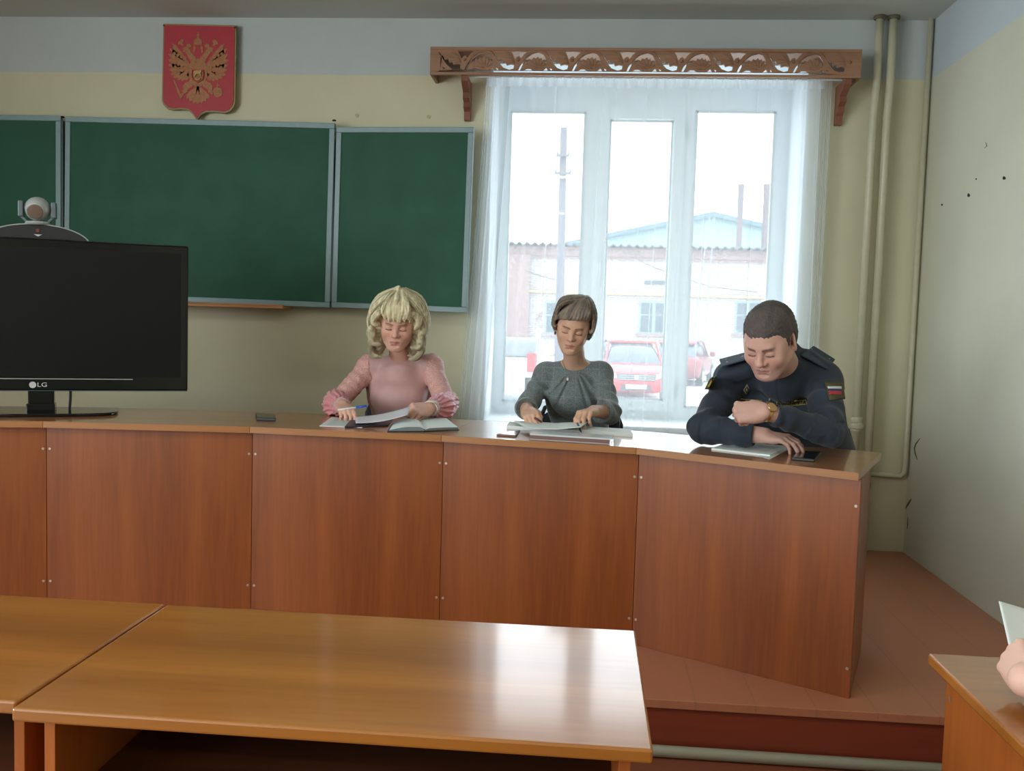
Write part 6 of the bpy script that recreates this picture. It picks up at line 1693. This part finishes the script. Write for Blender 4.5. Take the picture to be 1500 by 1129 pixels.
bt = px3('zip_pull', ((1128, 581), (1129.6, 581), (1129.6, 585), (1128, 585)), M['silver'], th=.002, off=.004, bv=tbv)

# necklace for the woman in grey, laid on skin and dress
def drop(px, py, bv, Y0):
    d = at(px, py, Y0) - CAM; d /= np.linalg.norm(d); h, nn, _, _ = bv.ray_cast(Vector(CAM + d * 2.0), Vector(d))
    if h is None: return at(px, py, Y0) - o2
    if nn.dot(Vector(d)) > 0: nn = -nn
    return np.array(h) + np.array(nn) * .003 - o2
Bn = Sdf(); Bn.cone(hd2.w((0, .028, -.055)), at(842, 532, 4.33) + V3(0, .01, -.01), .046, .050, .025)
torso(Bn, at(842, 532, 4.33), at(800, 548, 4.38), at(880, 548, 4.36), hip2, .118, .09, .115, .095, 0, .88)
nb_ = bvh_of(*polygonize(Bn, *bbox_of(Bn), .006))
pts = [drop(*p, nb_, 4.3) for p in ((823.5, 527), (825, 531), (827, 535), (829, 539), (830, 542))] + [drop(*p, dress_bvh, 4.3) for p in ((831.5, 547), (832, 556))]
nl_ = MB(); 
for a, b in zip(pts[:5], pts[1:5]): nl_.tube([a, b], .0016, 6)
nl_.build('necklace', gold_m, p2)
MB().lathe([(.001, -.008), (.005, -.004), (.006, .001), (.004, .006), (.001, .008)], tuple(pts[-1] + V3(0, -.005, 0)), 12).build('pendant', pearl, p2, smooth=True)
rr = MB(); cR = ring_c - o2
rr.lathe([(.0092, -.002), (.0104, -.002), (.0104, .002), (.0092, .002)], (0, 0, 0), 18)
ro_ = rr.build('finger_ring', gold_m, p2); ro_.location = tuple(cR); fd = Vector(tR[1] - ring_c); ro_.rotation_mode = 'QUATERNION'; ro_.rotation_quaternion = fd.to_track_quat('Z', 'Y')

# ======================= arm at the right edge holding a sheet
p4 = thing('person', 'person mostly out of frame whose hand holds a sheet at the lower right', 'person', (1.25, 1.35, 0))
B = Sdf(); wr4 = at(1502, 1012, 1.62); el4 = V3(1.02, 1.28, .83)
wr4[2] = max(wr4[2], .80)
B.cone(el4, wr4, .042, .029, .02)
hand(B, wr4, at(1482, 958, 1.70) - wr4, V3(-.75, -.35, .35), False, [(50, 70, 40), (58, 75, 40), (62, 75, 40), (66, 78, 40)], [(.045, .036, -.014), (.074, .034, -.030), (.094, .018, -.038)], .92)
sh4 = V3(1.22, .98, 1.13); B.cone(el4, sh4, .048, .055, .03)
hd4 = Head((1.40, 1.10, 1.40), 10, 20, 0, 1.0); hd4.prims(B); B.cone(hd4.w((0, .028, -.055)), (1.40, 1.0, 1.17), .05, .055, .03)
torso(B, V3(1.40, 1.0, 1.19), sh4, V3(1.58, .98, 1.13), V3(1.40, .86, .62), .15, .11, .15, .12)
lo, hi = bbox_of(B, .02); V, F = polygonize(B, lo, hi, .004)
col = np.tile(lin3((214, 176, 160)), (len(V), 1)); col = hd4.colour(V, lin3((214, 176, 160)), lip1, brow1, col)
np_mesh('body', V, F, skin_m, p4, col, p4.location)
G = Sdf(); torso(G, V3(1.40, 1.0, 1.19), sh4, V3(1.58, .98, 1.13), V3(1.40, .86, .62), .16, .12, .16, .13, .01)
q = el4 * .6 + wr4 * .4; G.cone(sh4, el4, .066, .058, .03); G.cone(el4, q, .055, .046, .02); n_ = (wr4 - el4) / np.linalg.norm(wr4 - el4); G.plane(q + n_ * .01, n_, .004) if False else G.ell(q + n_ * .06, (.06, .06, .06), None, .004, 's')
lo, hi = bbox_of(G); V, F = polygonize(lambda P: G(P) + .003 * wob(P, 30, 2), lo, hi, .006); np_mesh('jumper', V, F, mat('grey_jumper', (120, 122, 130), .85), p4, origin=p4.location)
H = Sdf(); H.ell(hd4.w((0, .03, .045)), (.088, .108, .095), hd4.R); H.ell(hd4.w((0, -.13, -.02)), (.08, .09, .085), hd4.R, .01, 's'); H.ell(hd4.w((0, -.01, -.12)), (.12, .13, .085), hd4.R, .01, 's')
lo, hi = bbox_of(H, .015); V, F = polygonize(H, lo, hi, .005); np_mesh('hair', V, F, mat('brown_hair', (80, 60, 48), .6), p4, origin=p4.location)
Q = [at(1463, 880, 1.78), at(1545, 906, 1.80), at(1560, 1000, 1.66), at(1487, 985, 1.66)]
c0 = sum(Q) / 4
t = thing('paper_sheet', 'printed white sheet held upright by the hand at the right edge', 'paper', tuple(c0))
def fn(u, v):
    p = (Q[0] * (1 - u) + Q[1] * u) * (1 - v) + (Q[3] * (1 - u) + Q[2] * u) * v; return tuple(p - c0 + np.array([0, .006 * math.sin(u * PI), 0]))
vs, fs = quadgrid(14, 14, fn); MB().add(vs, fs).build('paper_leaf', M['paper'], t, smooth=True).modifiers.new('thick', 'SOLIDIFY').thickness = .0006
lb = MB()
for k in range(6):
    v0 = .62 + k * .055
    vs, fs = quadgrid(8, 1, lambda u, v: tuple(np.array(fn(.30 + .6 * u, v0 + .022 * v)) + np.array([-.0002, -.0010, 0]))); lb.add(vs, fs)
lb.build('printed_lines', M['ink'], t)
